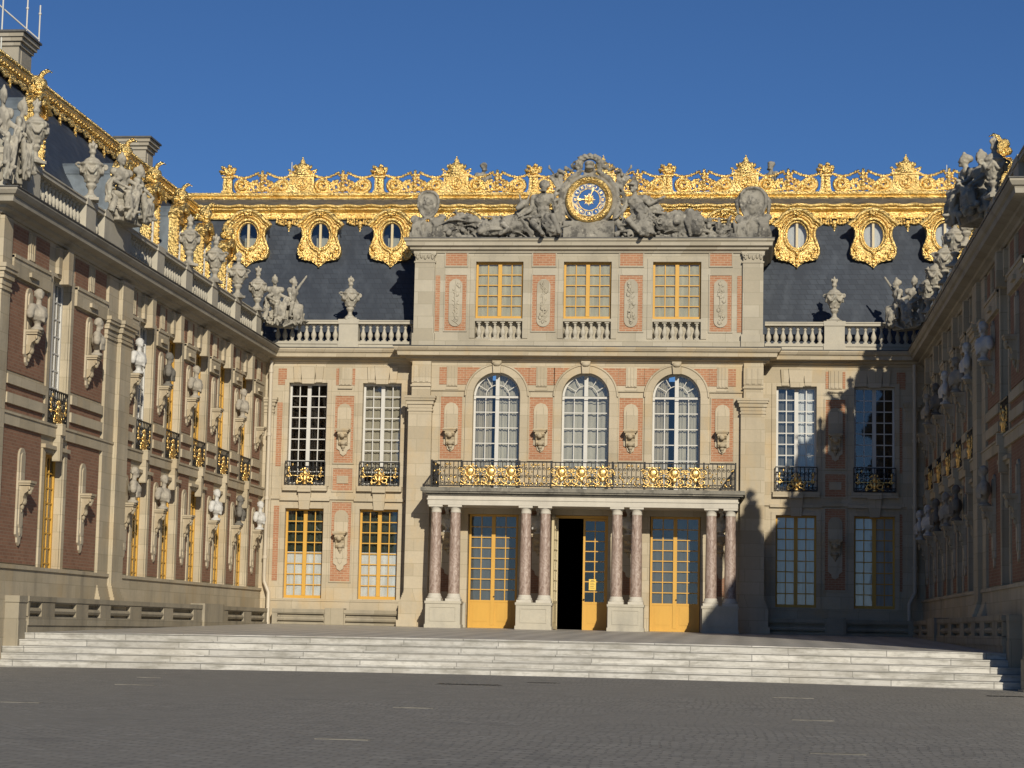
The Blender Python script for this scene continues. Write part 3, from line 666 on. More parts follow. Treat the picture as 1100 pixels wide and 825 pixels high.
# ------------------------------------------------------------------ small repeated wall pieces
def brick_panel(parent, x0, x1, z0, z1, y, mat='brick', out=.02):
    return MB().box(x0, x1, y-out, y+.01, z0, z1).obj('brick_panel', mat, parent)
def frame_strips(mb, x0, x1, z0, z1, y, w_=.05, out=.045):
    mb.box(x0-w_, x0, y-out, y+.01, z0-w_, z1+w_); mb.box(x1, x1+w_, y-out, y+.01, z0-w_, z1+w_)
    mb.box(x0, x1, y-out, y+.01, z1, z1+w_); mb.box(x0, x1, y-out, y+.01, z0-w_, z0)
def niche_console(parent, x, y, z0, h, zc, w_=.52, mat='limestone', sc=(.85, .8, .85)):
    inst('niche_panel', niche_mesh(w_, h), parent, (x, y, z0)); inst('console', console_mesh(mat), parent, (x, y-.06, zc)).scale = sc
def keystone(mb, x, y, z0, z1, hw=.24, out=.12):
    mb.prism([(x-hw*.75, z0), (x+hw*.75, z0), (x+hw, z1), (x-hw, z1)], y-out, y+.01)
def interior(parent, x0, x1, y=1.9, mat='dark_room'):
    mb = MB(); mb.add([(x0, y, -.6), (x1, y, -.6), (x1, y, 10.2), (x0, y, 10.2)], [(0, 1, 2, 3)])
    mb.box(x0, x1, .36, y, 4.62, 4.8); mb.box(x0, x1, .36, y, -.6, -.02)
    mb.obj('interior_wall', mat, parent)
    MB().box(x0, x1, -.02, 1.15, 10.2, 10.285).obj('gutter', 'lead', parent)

BL, WB = 'white_blind', 'patterned_curtain'
# ------------------------------------------------------------------ rear palace range behind the court
rng = thing('palace_range', 'rear palace range with slate roof, gilded oval dormers and crest behind the clock pavilion', 'palace', (0, 0, 0), 0, 'palace buildings round the marble court')
for s in (-1, 1):
    mbw, trim = MB(), MB()
    ops = [(s*10.55-.735, s*10.55+.735, 5.2, 9.06), (s*7.72-.735, s*7.72+.735, 5.2, 9.06), (s*10.55-.74, s*10.55+.74, .97, 4.32), (s*7.72-.74, s*7.72+.74, .97, 4.32)]
    xa, xb = (-12.25, -6.4) if s < 0 else (6.4, 12.4)
    wall(mbw, xa, xb, -.4, 10.28, ops)
    trim.box(xa, xb, -.08, .01, -.4, .86); trim.box(xa, xb, -.11, .01, .86, .93)
    for q0, q1 in ((xa, s*10.55-.95), (s*10.55+.95, s*7.72-.95), (s*7.72+.95, xb)) if s < 0 else ((xa, s*7.72-.95), (s*7.72+.95, s*10.55-.95), (s*10.55+.95, xb)):
        trim.box(q0, q1, -.07, .01, 4.66, 4.78)
    for c in (10.55, 7.72):
        x = s*c
        for z0, z1, tp in ((5.2, 9.06, 1), (.97, 4.32, 0)):
            trim.box(x-.90, x-.735, -.045, .01, z0-.05, z1+.12); trim.box(x+.735, x+.90, -.045, .01, z0-.05, z1+.12); trim.box(x-.735, x+.735, -.05, .01, z1, z1+.12)
            if tp:
                for hw_, a in ((.22, 0), (.46, .22)): pass
                keystone(trim, x, 0, z1-.04, 9.72, .30, .13); keystone(trim, x-.42, 0, z1+.02, 9.7, .16, .085); keystone(trim, x+.42, 0, z1+.02, 9.7, .16, .085)
            else: keystone(trim, x, 0, z1-.04, 4.98, .25, .14); trim.box(x-.95, x+.95, -.1, .01, 4.6, 4.72)
        trim.box(x-.85, x+.85, -.17, .01, 4.98, 5.17); trim.box(x-.25, x+.25, -.26, .01, 4.93, 5.16)
        # windows
        cur = {(-1, 10.55): [], (-1, 7.72): [(WB, .1, 1, .02)], (1, 7.72): [(BL, .05, 1, .02, 0., 1.), ('reflection_blind', 0, 1, .02, -1., 0.)], (1, 10.55): []}[(s, c)]  # left-half blind on the right inner window stands in for sky reflection
        add_window(rng, x, 5.2, .22, 1.47, 3.86, 4, 9, 'white_paint', curtain=cur)
        lo = [(BL, 0, .52, .004), ('green_curtain', .5, 1, .03)] if s < 0 else [(BL, 0, 1, .004)]
        add_window(rng, x, .97, .22, 1.48, 3.35, 4, 8, 'yellow_paint', curtain=lo)
        guard_rail(rng, x, 5.19, 1.52, -.16)
    xp = s*9.135
    brick_panel(rng, xp-.36, xp+.36, 6.05, 8.57, 0); frame_strips(trim, xp-.36, xp+.36, 6.05, 8.57, 0)
    brick_panel(rng, xp-.37, xp+.37, 5.0, 5.83, 0); trim.box(xp-.22, xp+.22, -.05, .01, 5.27, 5.56); frame_strips(trim, xp-.37, xp+.37, 5.0, 5.83, 0)
    brick_panel(rng, xp-.37, xp+.37, 1.62, 4.56, 0); frame_strips(trim, xp-.37, xp+.37, 1.62, 4.56, 0)
    brick_panel(rng, xp-.36, xp-.26, 8.98, 9.62, 0); brick_panel(rng, xp+.26, xp+.36, 8.98, 9.62, 0); triglyph(trim, xp, .24, 0, 8.98, 9.66)
    niche_console(rng, xp, 0, 6.3, 1.98, 7.3); niche_console(rng, xp, 0, 2.0, 2.28, 3.45)
    xe = -11.62 if s < 0 else 11.45
    brick_panel(rng, xe-.1, xe+.1, 5.9, 8.3, 0); brick_panel(rng, xe-.1, xe+.1, 1.6, 4.4, 0); brick_panel(rng, xe-.1, xe+.22*1, 8.98, 9.6, 0)
    pl = MB(); xc0 = -12.2 if s < 0 else 11.72; pilaster(pl, xc0, xc0+.36, 0, -.3, 8.03, 8.03, 8.48, base=False, out=.1)
    pl.obj('pilaster', 'limestone', rng)
    MB().mould(CORN, [(xa, 0), (xb, 0)]).obj('cornice', 'limestone', rng); MB().mould(LEADC, [(xa+.6*(s < 0), 0), (xb-.6*(s > 0), 0)]).obj('lead_capping', 'lead', rng)
    balustrade(rng, -12.0 if s < 0 else 6.55, -6.55 if s < 0 else 12.15, [(s*9.1, .4)])
    dp = MB(); xd = -11.93 if s < 0 else 11.97; xk = 1 if s > 0 else 1
    dp.tube([(xd, -.34, 9.85), (xd, -.34, 1.75), (xd-.0, -.30, 1.55), (xd+.22*(-s), -.5, 1.15), (xd+.22*(-s), -.5, -.25)], .075, 8)
    for z in (9.4, 7.0, 4.6, 2.4): dp.lathe([(.1, 0), (.1, .12)], xd, -.34, z, 8)
    dp.obj('drainpipe', 'pipe_paint', rng); mbw.obj('wall', 'limestone', rng, fix=False); trim.obj('stone_trim', 'limestone', rng)
interior(rng, -12.3, -6.35); interior(rng, 6.35, 12.45)
roof(rng, -17.2, 17.5, [-13.72, -10.83, -7.97, -5.1, 5.0, 7.77, 10.66, 13.36], [(-12.27, 1.1), (-9.4, 1.1), (-6.53, 1.1), (6.4, 1.1), (9.22, 1.1), (12.02, 1.1)],
     crest=[(-15.1, 0), (-12.03, 1), (-8.87, 0), (-5.74, 1), (-2.62, 0), (.15, 1), (2.72, 0), (5.8, 1), (8.92, 0), (12.03, 1), (15.15, 0)])
rods = MB()
for x, y, z0, z1 in ((-12.6, 5, 16.9, 18.7), (13.75, 6, 17, 18.7)): rods.tube([(x, y, z0), (x, y, z1)], .022, 5)
rods.obj('lightning_rod', 'white_paint', rng)

# ------------------------------------------------------------------ side wings
PIERS = [-26.5, -21.6, -17.6, -14.4, -11.13, -7.9, -4.65, -1.45]
WINS = [-23.95, -16.0, -12.78, -9.52, -6.28, -3.05]
def wing(sgn):
    left = sgn > 0
    lab = ('sunlit left palace wing of brick and stone lined with busts' if left else 'shaded dark right palace wing of brick and stone lined with busts')
    t = thing('palace_wing', lab, 'palace', (-12.2 if left else 12.35, 0, 0), PI/2 if left else -PI/2, 'palace buildings round the marble court')
    X = lambda a, b: (a, b) if left else (-b, -a)
    U = lambda a: a if left else -a
    LS, BR = 'wing_stone', 'old_brick'
    W2 = .77
    ops = []
    for u in WINS:
        a, b = X(u-W2, u+W2); ops += [(a, b, 4.98, 8.92), (a, b, .88, 4.3)]
    mw_ = MB(); UE = -28.7 if left else -29.3
    a, b = X(UE, .3); wall(mw_, a, b, -1.4, 10.28, ops, d=.32)
    # outward end facade
    e = MB(); wall(e, 0, 14, -1.4, 10.28, [(2.6, 4.0, 4.98, 8.92), (2.6, 4.0, .88, 4.3), (6.4, 7.8, 4.98, 8.92), (6.4, 7.8, .88, 4.3)])
    T = Matrix.Translation((U(UE), 0, 0)) @ (Matrix.Rotation(-PI/2, 4, 'Z') if left else Matrix.Rotation(PI/2, 4, 'Z'))
    if left: T = T @ Matrix.Translation((-14, 0, 0))
    mw_.join(e.xf(T)); mw_.obj('wall', LS, t, fix=False)
    for xx in ((2.6+7.8)/2-1.9-.0, (2.6+7.8)/2+1.9): pass
    tr_ = MB()
    a, b = X(UE, .1)
    tr_.box(a, b, -.09, .01, -1.4, 1.22); tr_.box(a, b, -.13, .01, 1.22, 1.31)
    for u in PIERS:
        last = u == PIERS[-1]
        l, r = {-26.5: (-27.85, -25.05), -21.6: (-22.9, -20.15), -17.6: (-18.0, -17.05)}.get(u, (u-.6, u+.58 if not last else u+.75))
        a, b = X(l, r)
        brick_panel(t, a, b, 6.08, 8.36, 0, BR); brick_panel(t, a, b, 1.36, 4.84, 0, BR); brick_panel(t, a, b, 5.03, 5.95, 0, BR); brick_panel(t, a, b, 8.96, 9.72, 0, BR)
        tr_.box(a, b, -.10, .01, 8.42, 8.92); tr_.box(a, b, -.13, .01, 8.86, 8.94); tr_.box(a, b, -.085, .01, 5.74, 5.98); tr_.box(a, b, -.085, .01, 5.26, 5.52)
        um = (a+b)/2
        tr_.box(um-.28, um+.28, -.17, .01, 8.55, 8.66); triglyph(tr_, um-(.0), .24, 0, 8.98, 9.7)
        niche_console(t, U(u), 0, 6.32, 1.98, 7.22, .46, 'wing_stone', (.72, .66, .85)); niche_console(t, U(u), 0, 1.8, 2.45, 3.42, .46, 'wing_stone', (.72, .66, .85))
    a, b = X(UE, 0); tr_.box(a, b, -.085, .01, 4.73, 5.0); tr_.box(a, b, -.115, .01, 5.0, 5.06)
    for i, u in enumerate(WINS):
        a, b = X(u-W2, u+W2)
        for z0, z1 in ((5.06, 8.92), (.95, 4.3)):
            tr_.box(a-.22, a, -.045, .01, z0-.06, z1+.1); tr_.box(b, b+.22, -.045, .01, z0-.06, z1+.1); tr_.box(a, b, -.045, .01, z1, z1+.1)
        um = U(u)
        keystone(tr_, um, 0, 8.80, 9.7, .2, .24); keystone(tr_, um-.42, 0, 9.02, 9.7, .15, .1); keystone(tr_, um+.42, 0, 9.02, 9.7, .15, .1)
        keystone(tr_, um, 0, 4.12, 4.80, .12, .2); tr_.box(um-.13, um+.13, -.25, .01, 4.80, 5.10); tr_.box(a-.24, b+.24, -.12, .01, 4.4, 4.5)
        up_mat = 'white_paint' if i < 2 or not left else 'yellow_paint'
        add_window(t, um, 5.08, .20, 2*W2, 3.84, 4, 8, up_mat, curtain=[(BL, .0, 1, .01)] if i < 2 and left else [('grey_blind', .3, 1, .02)])
        add_window(t, um, .95, .20, 2*W2, 3.35, 4, 8, 'yellow_paint', curtain=[('grey_blind', 0, .6, .01)])
        guard_rail(t, um, 5.07, 1.50, -.05)
    for d0 in (2.6, 6.4):
        for z0, h in ((4.98, 3.94), (.88, 3.42)):
            o = add_window(t, U(UE), z0, d0+.7, 1.4, h, 4, 8, 'white_paint', curtain=[(BL, 0, 1, .01)])
            o.rotation_euler = (0, 0, -PI/2 if left else PI/2); o.location.x = U(UE+.25)
    tr_.obj('stone_trim', LS, t)
    for l, r, out in ((-20.05, -19.1, .08), (-19.1, -18.05, .2)):
        pl = MB(); a, b = X(l, r); pilaster(pl, a, b, 0, -.3 if out < .3 else -.3, 8.06, 8.06, 8.56, out=out); pl.box(a, b, -out, .01, 8.56, 9.75); pl.obj('pilaster', LS, t)
    pl = MB(); a, b = X(UE, UE+.62); pilaster(pl, a, b, 0, -1.4, 8.06, 8.06, 8.56, out=.12); pl.box(a, b, -.12, .01, 8.56, 9.75); pl.obj('pilaster', LS, t)
    path = [(UE, 14), (UE, 0), (.1, 0)] if left else [(-.1, 0), (-UE, 0), (-UE, 14)]
    MB().mould(CORN, path).obj('cornice', 'limestone_grey', t); MB().mould(LEADC, path).obj('lead_capping', 'lead', t)
    a, b = X(UE+.15, -.3)
    balustrade(t, a, b, [(U(u), h) for u, h in ((-26.6, .5), (-21.9, .46), (-19.4, 1.3), (-14.9, .42), (-11.55, .42), (-8.2, .42), (-4.95, .42), (-1.7, .42))], y=.0)
    interior(t, *X(UE+.1, 1.5))
    dm = WINS
    roof(t, *X(UE+.4, 4.3), [U(u) for u in dm], [(U(-27.3+1.55*k_), 1.55) for k_ in range(19)], yc=4.05, side=True)
    g = MB(); x = U(UE+.4); g.add([(x, .75, 10.3), (x, 4.15, 16.2), (x, 5, 17.0), (x, 11, 17.3), (x, 11, 10.3)], [(0, 1, 2, 3, 4)]); g.obj('gable_end', 'slate', t, fix=False)
    # chimneys
    for (u, y, hu, hy, zt) in ((-11.0, 6.75, .62, .72, 19.4), (1.2, 5.75, .5, .5, 18.75)):
        c = MB(); u = U(u)
        c.box(u-hu, u+hu, y-hy, y+hy, 16.3, zt-.5); c.box(u-hu-.06, u+hu+.06, y-hy-.06, y+hy+.06, 17.4, 17.52)
        c.box(u-hu+.2, u+hu-.2, y-hy-.03, y+hy+.03, 17.6, zt-.62)
        for k, (e0, z) in enumerate(((.06, -.5), (.14, -.36), (.2, -.22))): c.box(u-hu-e0, u+hu+e0, y-hy-e0, y+hy+e0, zt+z, zt+z+.14)
        ch = c.obj('chimney', 'limestone_grey', t)
        l = MB().box(u-hu-.26, u+hu+.26, y-hy-.26, y+hy+.26, zt-.08, zt-.01); l.obj('chimney_cap', 'lead', ch)
        if abs(u) > 10 and left:
            s_ = MB()
            for du, dy, h in ((.75, -.45, 1.5), (.75, -.9, 1.3), (-.75, -.15, 2.6), (-.75, .4, 2.6)): s_.tube([(u+du, y+dy, zt-1.6*(h > 2)), (u+du, y+dy, zt+h)], .03, 5); s_.ell((u+du, y+dy, zt+h-.3), .06, 6)
            s_.tube([(u-.75, y+.5, zt+1.3), (u+.7, y-.9, zt+.1)], .03, 5)
            s_.obj('rod', 'white_paint', ch)
    return t
wing(1); wing(-1)

# ------------------------------------------------------------------ clock pavilion
pav = thing('clock_pavilion', 'central stone and brick pavilion with three arched windows, directly below the clock', 'palace', (0, 0, 0), 0, 'palace buildings round the marble court')
Y = -.7
mbw, trim = MB(), MB()
DX = [-3.34, -.08, 3.34]
ops = [(-4.27, -2.4, -.02, 4.17), (-1.03, .9, -.02, 4.17), (2.42, 4.27, -.02, 4.17)] + [(x-.88, x+.88, 4.95, 8.54, 1) for x in (-3.3, 0, 3.34)]
wall(mbw, -6.5, 6.5, -.4, 10.28, ops, Y, .42)
for x in (-6.5, 6.5): mbw.add([(x, Y, -.4), (x, .1, -.4), (x, .1, 10.28), (x, Y, 10.28)], [(0, 1, 2, 3)])
for q0, q1 in ((-6.5, -4.46), (-2.15, -1.14), (1.14, 2.2), (4.48, 6.5)): trim.box(q0, q1, Y-.06, Y+.01, 8.72, 8.80)
for s in (-1, 1):
    pl = MB(); a = min(s*6.56, s*5.69); pilaster(pl, a, a+.87, Y, -.05, 8.05, 8.05, 8.5, out=.22)
    pl.box(a+.1, a+.8, Y-.2, Y+.01, 8.5, 9.8); triglyph(pl, a+.45, .36, Y-.18, 9.0, 9.62); pl.obj('pilaster', 'limestone', pav)
for x in (-3.3, 0, 3.34):
    n = 24; f = lambda r_: [(x+r_*math.cos(PI*i/n), 8.54+r_*math.sin(PI*i/n)) for i in range(n+1)]
    trim.ring(f(1.16), f(.88), Y-.07, Y+.005); trim.tube([(p[0], Y-.075, p[1]) for p in f(1.17)], .04, 6)
    for q in (-1, 1): a = x+q*1.02; trim.box(a-.14, a+.14, Y-.07, Y+.01, 4.9, 8.54)
    keystone(trim, x, Y, 9.38, 9.84, .17, .2); trim.ell((x, Y-.2, 9.72), (.17, .1, .1), 8)
    add_window(pav, x, 4.95, Y+.24, 1.76, 3.59, 4, 6, 'white_paint', arch=True, curtain={-3.3: [('lace_curtain', 0, 1, .04, -.02, 1.), (WB, 0, 1, .05, -1., -.25)], 0: [('lace_curtain', 0, 1, .03)], 3.34: [('lace_curtain', 0, 1, .04, .05, 1.), (WB, 0, 1, .05, -1., -.35)]}[x])
for x, w_ in ((-4.98, .40), (-1.64, .43), (1.68, .43), (5.02, .40)):
    brick_panel(pav, x-w_, x+w_, 6.18, 8.5, Y); frame_strips(trim, x-w_, x+w_, 6.18, 8.5, Y, .04, .035)
    niche_console(pav, x, Y, 6.46, 1.82, 7.3)
    trim.box(x-.2, x+.2, Y-.055, Y+.01, 8.86, 9.66) if False else triglyph(trim, x, .2, Y, 8.9, 9.66)
    for q in (-1, 1): a, b = sorted((x+q*.2, x+q*.48)); brick_panel(pav, a, b, 8.96, 9.6, Y)
    niche_console(pav, x, Y, 1.9, 2.3, 3.45, .48)
    brick_panel(pav, x-.4, x+.4, 1.3, 4.3, Y, 'old_brick')
# brick spandrels between arch and frieze blocks
for x in (-3.3, 0, 3.34):
    for q in (-1, 1):
        zz = [8.96+.08*i for i in range(9)]; pts = [(x+q*math.sqrt(max(0, 1.18**2-(z-8.54)**2)), z) for z in zz]; xo = x+q*1.19
        poly = pts + [(xo, 9.6), (xo, 8.96)]
        MB().prism(poly if q > 0 else poly[::-1], Y-.02, Y+.01).obj('brick_panel', 'brick', pav)
MB().mould(CORN, [(-6.5, .2), (-6.5, Y), (6.5, Y), (6.5, .2)]).obj('cornice', 'limestone', pav); MB().mould(LEADC, [(-6.5, .2), (-6.5, Y), (6.5, Y), (6.5, .2)]).obj('lead_capping', 'lead', pav)
# doors
def door_leaf(wd):
    return win_frame(wd, 3.62, 2, 8, False, 1.02, leaf=True)
def add_door(x, dark):
    d = inst('door', cached('door', lambda: win_frame(1.80, 4.165, 4, 8, False, 1.02).mesh('door', 'yellow_paint')), pav, (x, Y+.24, 0))
    inst('pane', cached('doorp', lambda: pane_mesh(1.80, 4.1, False, 1.02).mesh('pane', 'glass')), d); inst('curtain', cached('doorc', lambda: curtain_mesh(1.78, 1.02, 4.08, .012).mesh('curtain', 'reflection_blind')), d)  # door curtain colour also carries the sky reflection of the panes
    MB().ell((.05, -.03, 1.15), .03, 6).obj('handle', 'iron', d); return d
add_door(-3.335, 0); add_door(3.345, 0)
fr = MB(); fr.box(-1.03, -.95, Y+.2, Y+.36, 0, 4.16); fr.box(.84, .9, Y+.2, Y+.36, 0, 4.16); fr.box(-.95, .84, Y+.2, Y+.36, 4.06, 4.16)
fr.obj('door_frame', 'yellow_paint', pav)
def leaf_of(loc, rz, mat='yellow_paint'):
    d = inst('door', cached('leaf'+mat, lambda: win_frame(.86, 4.05, 2, 8, False, 1.02, leaf=True).mesh('door', mat)), pav, loc, rz)
    inst('pane', cached('leafp', lambda: pane_mesh(.86, 4.05, False, 1.02).mesh('pane', 'glass')), d); return d
dl = leaf_of((.41, Y+.26, 0), 0)
nb = MB(); nb.box(-.20, .06, -.012, .03, 1.45, 1.85); n_ = nb.obj('notice', 'notice_paint', dl)
nb = MB()
for i in range(5): nb.box(-.15, .01-.03*(i % 2), -.016, -.011, 1.52+.06*i, 1.535+.06*i)
nb.box(-.12, -.02, -.016, -.011, 1.79, 1.81); nb.obj('printed_lines', 'ink', n_)
MB().ell((-.38, -.04, 1.1), .035, 6).obj('handle', 'iron', dl)
ol = leaf_of((-.955, Y-.445, .01), R(84), 'cream_paint'); ol['label'] = 'pale inner side of the open door leaf'
interior(pav, -6.4, 6.4, 8.4, 'room_shade')
# attic
az0, az1 = 10.28, 14.0
aw = [(-4.18, -2.4, 10.66, 13.58), (-.89, .89, 10.66, 13.58), (2.42, 4.2, 10.66, 13.58)]
mba = MB(); wall(mba, -6.45, 6.45, az0, az1, aw, Y, .34)
for x in (-6.45, 6.45): mba.add([(x, Y, az0), (x, 3.2, az0), (x, 3.2, az1), (x, Y, az1)], [(0, 1, 2, 3)])
mbt = MB()
mbt.box(-6.45, 6.45, Y-.09, Y+.01, 10.3, 10.62)
ACOR = [(0, 13.9), (.05, 13.9), (.09, 13.98), (.2, 14.02), (.22, 14.1), (.34, 14.14), (.36, 14.27), (.42, 14.33), (.42, 14.38), (0, 14.4)]
for s in (-1, 1):
    pl = MB(); a = min(s*6.47, s*5.72); pl.box(a, a+.75, Y-.13, Y+.01, 10.3, 13.56); pl.box(a-.05, a+.8, Y-.18, Y+.01, 10.3, 10.86)
    for e_, za, zb in ((.03, 13.52, 13.58), (.05, 13.86, 13.95)): pl.box(a-e_, a+.75+e_, Y-.13-e_, Y+.01, za, zb)
    pl.box(a+.02, a+.73, Y-.15, Y+.01, 13.58, 13.86)
    for k in range(5): pl.ell((a+.1+.14*k, Y-.16, 13.72+.04*(k % 2)), (.06, .05, .1), 6)
    for k in (0, 1): pl.tube(spiral(a+.06+.63*k, 13.8, .09, .02, 0, 1.4, 10, Y-.17), .03, 5)
    pl.obj('pilaster', 'attic_stone', pav)
    brick_panel(pav, *sorted((s*5.69, s*5.52)), 10.95, 13.05, Y)
    for xa, xb in ((5.32, 4.52), (2.05, 1.2)):
        a, b = sorted((s*xa, s*xb)); brick_panel(pav, a, b, 13.42, 13.9, Y); brick_panel(pav, a, b, 10.98, 13.07, Y)
        frame_strips(mbt, a, b, 13.42, 13.9, Y, .04, .04); frame_strips(mbt, a, b, 10.98, 13.07, Y, .045, .04)
        xm = (a+b)/2; hw = .25
        p = [(xm+hw*math.cos(t), 12.67+hw*math.sin(t)) for t in [PI*i/10 for i in range(11)]] + [(xm-hw*math.cos(t), 11.38-hw*math.sin(t)) for t in [PI*i/10 for i in range(11)]]
        rm = MB(); rm.prism(p, Y-.06, Y+.005)
        rnd = random.Random(int(xm*100)+700)
        for i in range(26):
            z = 11.3+1.5*i/26; r_ = .04+.05*rnd.random()
            if rnd.random() < .55: rm.ell((xm+.13*(rnd.random()*2-1), Y-.06, z), (r_, .035, r_*1.2), 6)
            else:
                q = (rnd.random()-.5)*2; rm.tube([(xm-.14*q, Y-.058, z-.1), (xm, Y-.07, z), (xm+.14*q, Y-.058, z+.08)], .024, 5)
        rm.tube([(xm, Y-.055, 12.85), (xm-.02, Y-.07, 12.2), (xm+.03, Y-.065, 11.3)], .026, 5)
        rm.obj('relief_panel', 'attic_stone', pav)
for a, b, z0, z1 in aw:
    x = (a+b)/2
    add_window(pav, x, 11.44, Y+.16, b-a, 2.14, 4, 5, 'yellow_paint', curtain=[('cream_blind', 0, 1, .012)])
    bm_ = MB(); bm_.box(a, b, Y-.03, Y+.3, 11.34, 11.44); bm_.box(a, b, Y-.02, Y+.3, 10.6, 10.68); bl = bm_.obj('window_balustrade', 'attic_stone', pav)
    MB().box(a, b, Y+.28, Y+.32, 10.68, 11.34).obj('window_apron', 'attic_stone', pav)
    for i in range(6): inst('baluster', baluster_mesh(.66), bl, (a+(b-a)*(i+.5)/6, Y+.1, 10.68))
    mbt.box(a-.2, a, Y-.035, Y+.01, 10.7, 13.7); mbt.box(b, b+.2, Y-.035, Y+.01, 10.7, 13.7); mbt.box(a, b, Y-.035, Y+.01, 13.58, 13.7)
mbt.mould(ACOR, [(-6.45, 3), (-6.45, Y), (6.45, Y), (6.45, 3)])
mba.obj('attic_wall', 'attic_stone', pav, fix=False); mbt.obj('attic_trim', 'attic_stone', pav)
MB().box(-6.88, 6.88, Y-.43, 3.2, 14.385, 14.43).obj('attic_roof', 'lead', pav)
MB().add([(-6.4, 1.9, 10.3), (6.4, 1.9, 10.3), (6.4, 1.9, 14), (-6.4, 1.9, 14)], [(0, 1, 2, 3)]).obj('interior_wall', 'dark_room', pav)
mbw.obj('wall', 'limestone', pav, fix=False); trim.obj('stone_trim', 'limestone', pav)

# ------------------------------------------------------------------ portico with balcony
por = thing('portico', 'portico of pink marble columns carrying the black and gold balcony over three doors', 'portico', (0, -2.3, 0))
col_sh = MB().lathe([(.205, 1.2), (.205, 1.9), (.195, 3.0), (.178, 4.12)], n=20).mesh('column', 'pink_marble')
cb = MB(); cb.box(-.27, .27, -.27, .27, .93, 1.02); cb.lathe([(.26, 1.02), (.275, 1.06), (.25, 1.1), (.225, 1.13), (.235, 1.17), (.21, 1.2)], n=20); cb_m = cb.mesh('column_base', 'portico_stone')
cc = MB(); cc.lathe([(.18, 4.11), (.195, 4.13), (.18, 4.16), (.185, 4.24), (.235, 4.31)], n=20); cc.box(-.25, .25, -.25, .25, 4.31, 4.38); cc_m = cc.mesh('capital', 'portico_stone')
for x in (-5.21, -4.51, -1.95, -1.25, 1.33, 2.03, 4.68, 5.36):
    c = inst('column', col_sh, por, (x, 0, 0)); inst('column_base', cb_m, c); inst('capital', cc_m, c)
for x in (-4.86, -1.6, 1.68, 5.02):
    p = MB(); p.box(x-.66, x+.66, -.33, .34, -.06, .1); p.box(x-.63, x+.63, -.30, .34, .1, .84); p.box(x-.66, x+.66, -.33, .36, .84, .93)
    frame_strips(p, x-.45, x+.45, .24, .70, -.30, .03, .02); p.obj('pedestal', 'parapet_stone', por)
    q = MB(); q.box(x-.62, x+.62, 1.3, 1.59, 0, 4.38) if False else q.box(x-.58, x+.58, 1.47, 1.62, 0, .9); q.obj('wall_plinth', 'parapet_stone', por)
en = MB(); en.box(-5.5, 5.62, -.26, 1.6, 4.38, 4.56); en.box(-5.53, 5.65, -.29, 1.6, 4.56, 4.62); en.box(-5.5, 5.62, -.26, 1.6, 4.62, 4.73); en.obj('entablature', 'portico_stone', por)
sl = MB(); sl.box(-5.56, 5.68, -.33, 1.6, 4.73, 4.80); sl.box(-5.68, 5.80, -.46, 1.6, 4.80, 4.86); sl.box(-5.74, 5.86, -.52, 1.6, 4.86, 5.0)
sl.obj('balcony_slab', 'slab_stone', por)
rail = MB(); z0, z1 = 5.05, 5.97
scroll_bars(rail, -5.38, 5.52, z0, z1, -.3)
for x in (-5.38, 5.52):
    for yy in [(-.3+.16*i) for i in range(12)]: rail.box(x-.012, x+.012, yy-.012, yy+.012, z0, z1)
    rail.box(x-.025, x+.025, -.3, 1.6, z1-.04, z1); rail.box(x-.02, x+.02, -.3, 1.6, z0, z0+.035)
for x in (-5.38, -4.3, -2.2, -1.05, 1.15, 2.3, 4.4, 5.52): rail.box(x-.03, x+.03, -.33, -.27, 5.0, z1+.03)
rl = rail.obj('balcony_railing', 'iron', por)
def bal_dev():
    mb = MB(); mb.ell((0, -.04, .54), (.125, .05, .15), 10); mb.tube([(.15*math.sin(2*PI*i/18), -.05, .54+.18*math.cos(2*PI*i/18)) for i in range(18)], .024, 5, closed=True)
    mb.ell((0, -.04, .30), (.085, .05, .11), 8); mb.ell((0, -.03, .74), (.06, .04, .05), 6); mb.ell((0, -.03, .42), (.03, .03, .06), 6)
    for sx in (-1, 1):
        mb.tube(spiral(sx*.22, .24, .13, .03, PI/2, sx*1.3, 14, -.03), .022, 5); mb.tube(spiral(sx*.27, .60, .09, .02, -PI/2, sx*1.2, 12, -.02), .018, 5); mb.tube([(sx*.08, -.03, .35), (sx*.17, -.03, .46), (sx*.27, -.02, .51)], .02, 5)
        mb.ell((sx*.17, -.04, .11), (.09, .04, .045), 7); mb.ell((sx*.3, -.03, .08), (.06, .03, .03), 6); mb.ell((sx*.27, -.03, .42), (.035, .03, .05), 6); mb.ell((sx*.2, -.03, .74), (.03, .025, .04), 5)
    mb.box(-.34, .34, -.03, -.01, .06, .085); mb.box(-.012, .012, -.03, -.01, .07, .74); mb.box(-.3, .3, -.028, -.012, .60, .615); mb.box(-.3, .3, -.028, -.012, .41, .425); mb.box(-.21, .21, -.028, -.012, .735, .748); return mb.mesh('gold_device', 'plain_gold')
bd = bal_dev()
for x in (-3.98, -3.22, -2.5, -.68, .04, .8, 2.6, 3.36, 4.1): inst('gold_device', bd, rl, (x, -.3, z0)).scale = (1.12, 1, 1.0)
sg = MB(); small_gold(sg, -5.3, -4.35, z0+.1, z1-.1, -.32, 22); small_gold(sg, -2.15, -1.1, z0+.1, z1-.1, -.32, 22); small_gold(sg, 1.2, 2.25, z0+.1, z1-.1, -.32, 22); small_gold(sg, 4.45, 5.45, z0+.1, z1-.1, -.32, 22); small_gold(sg, -4.2, 4.3, z0+.05, z0+.3, -.32, 60); small_gold(sg, -4.2, 4.3, z0+.3, z1-.1, -.32, 40)
sg.obj('gilt_leaves', 'plain_gold', rl)

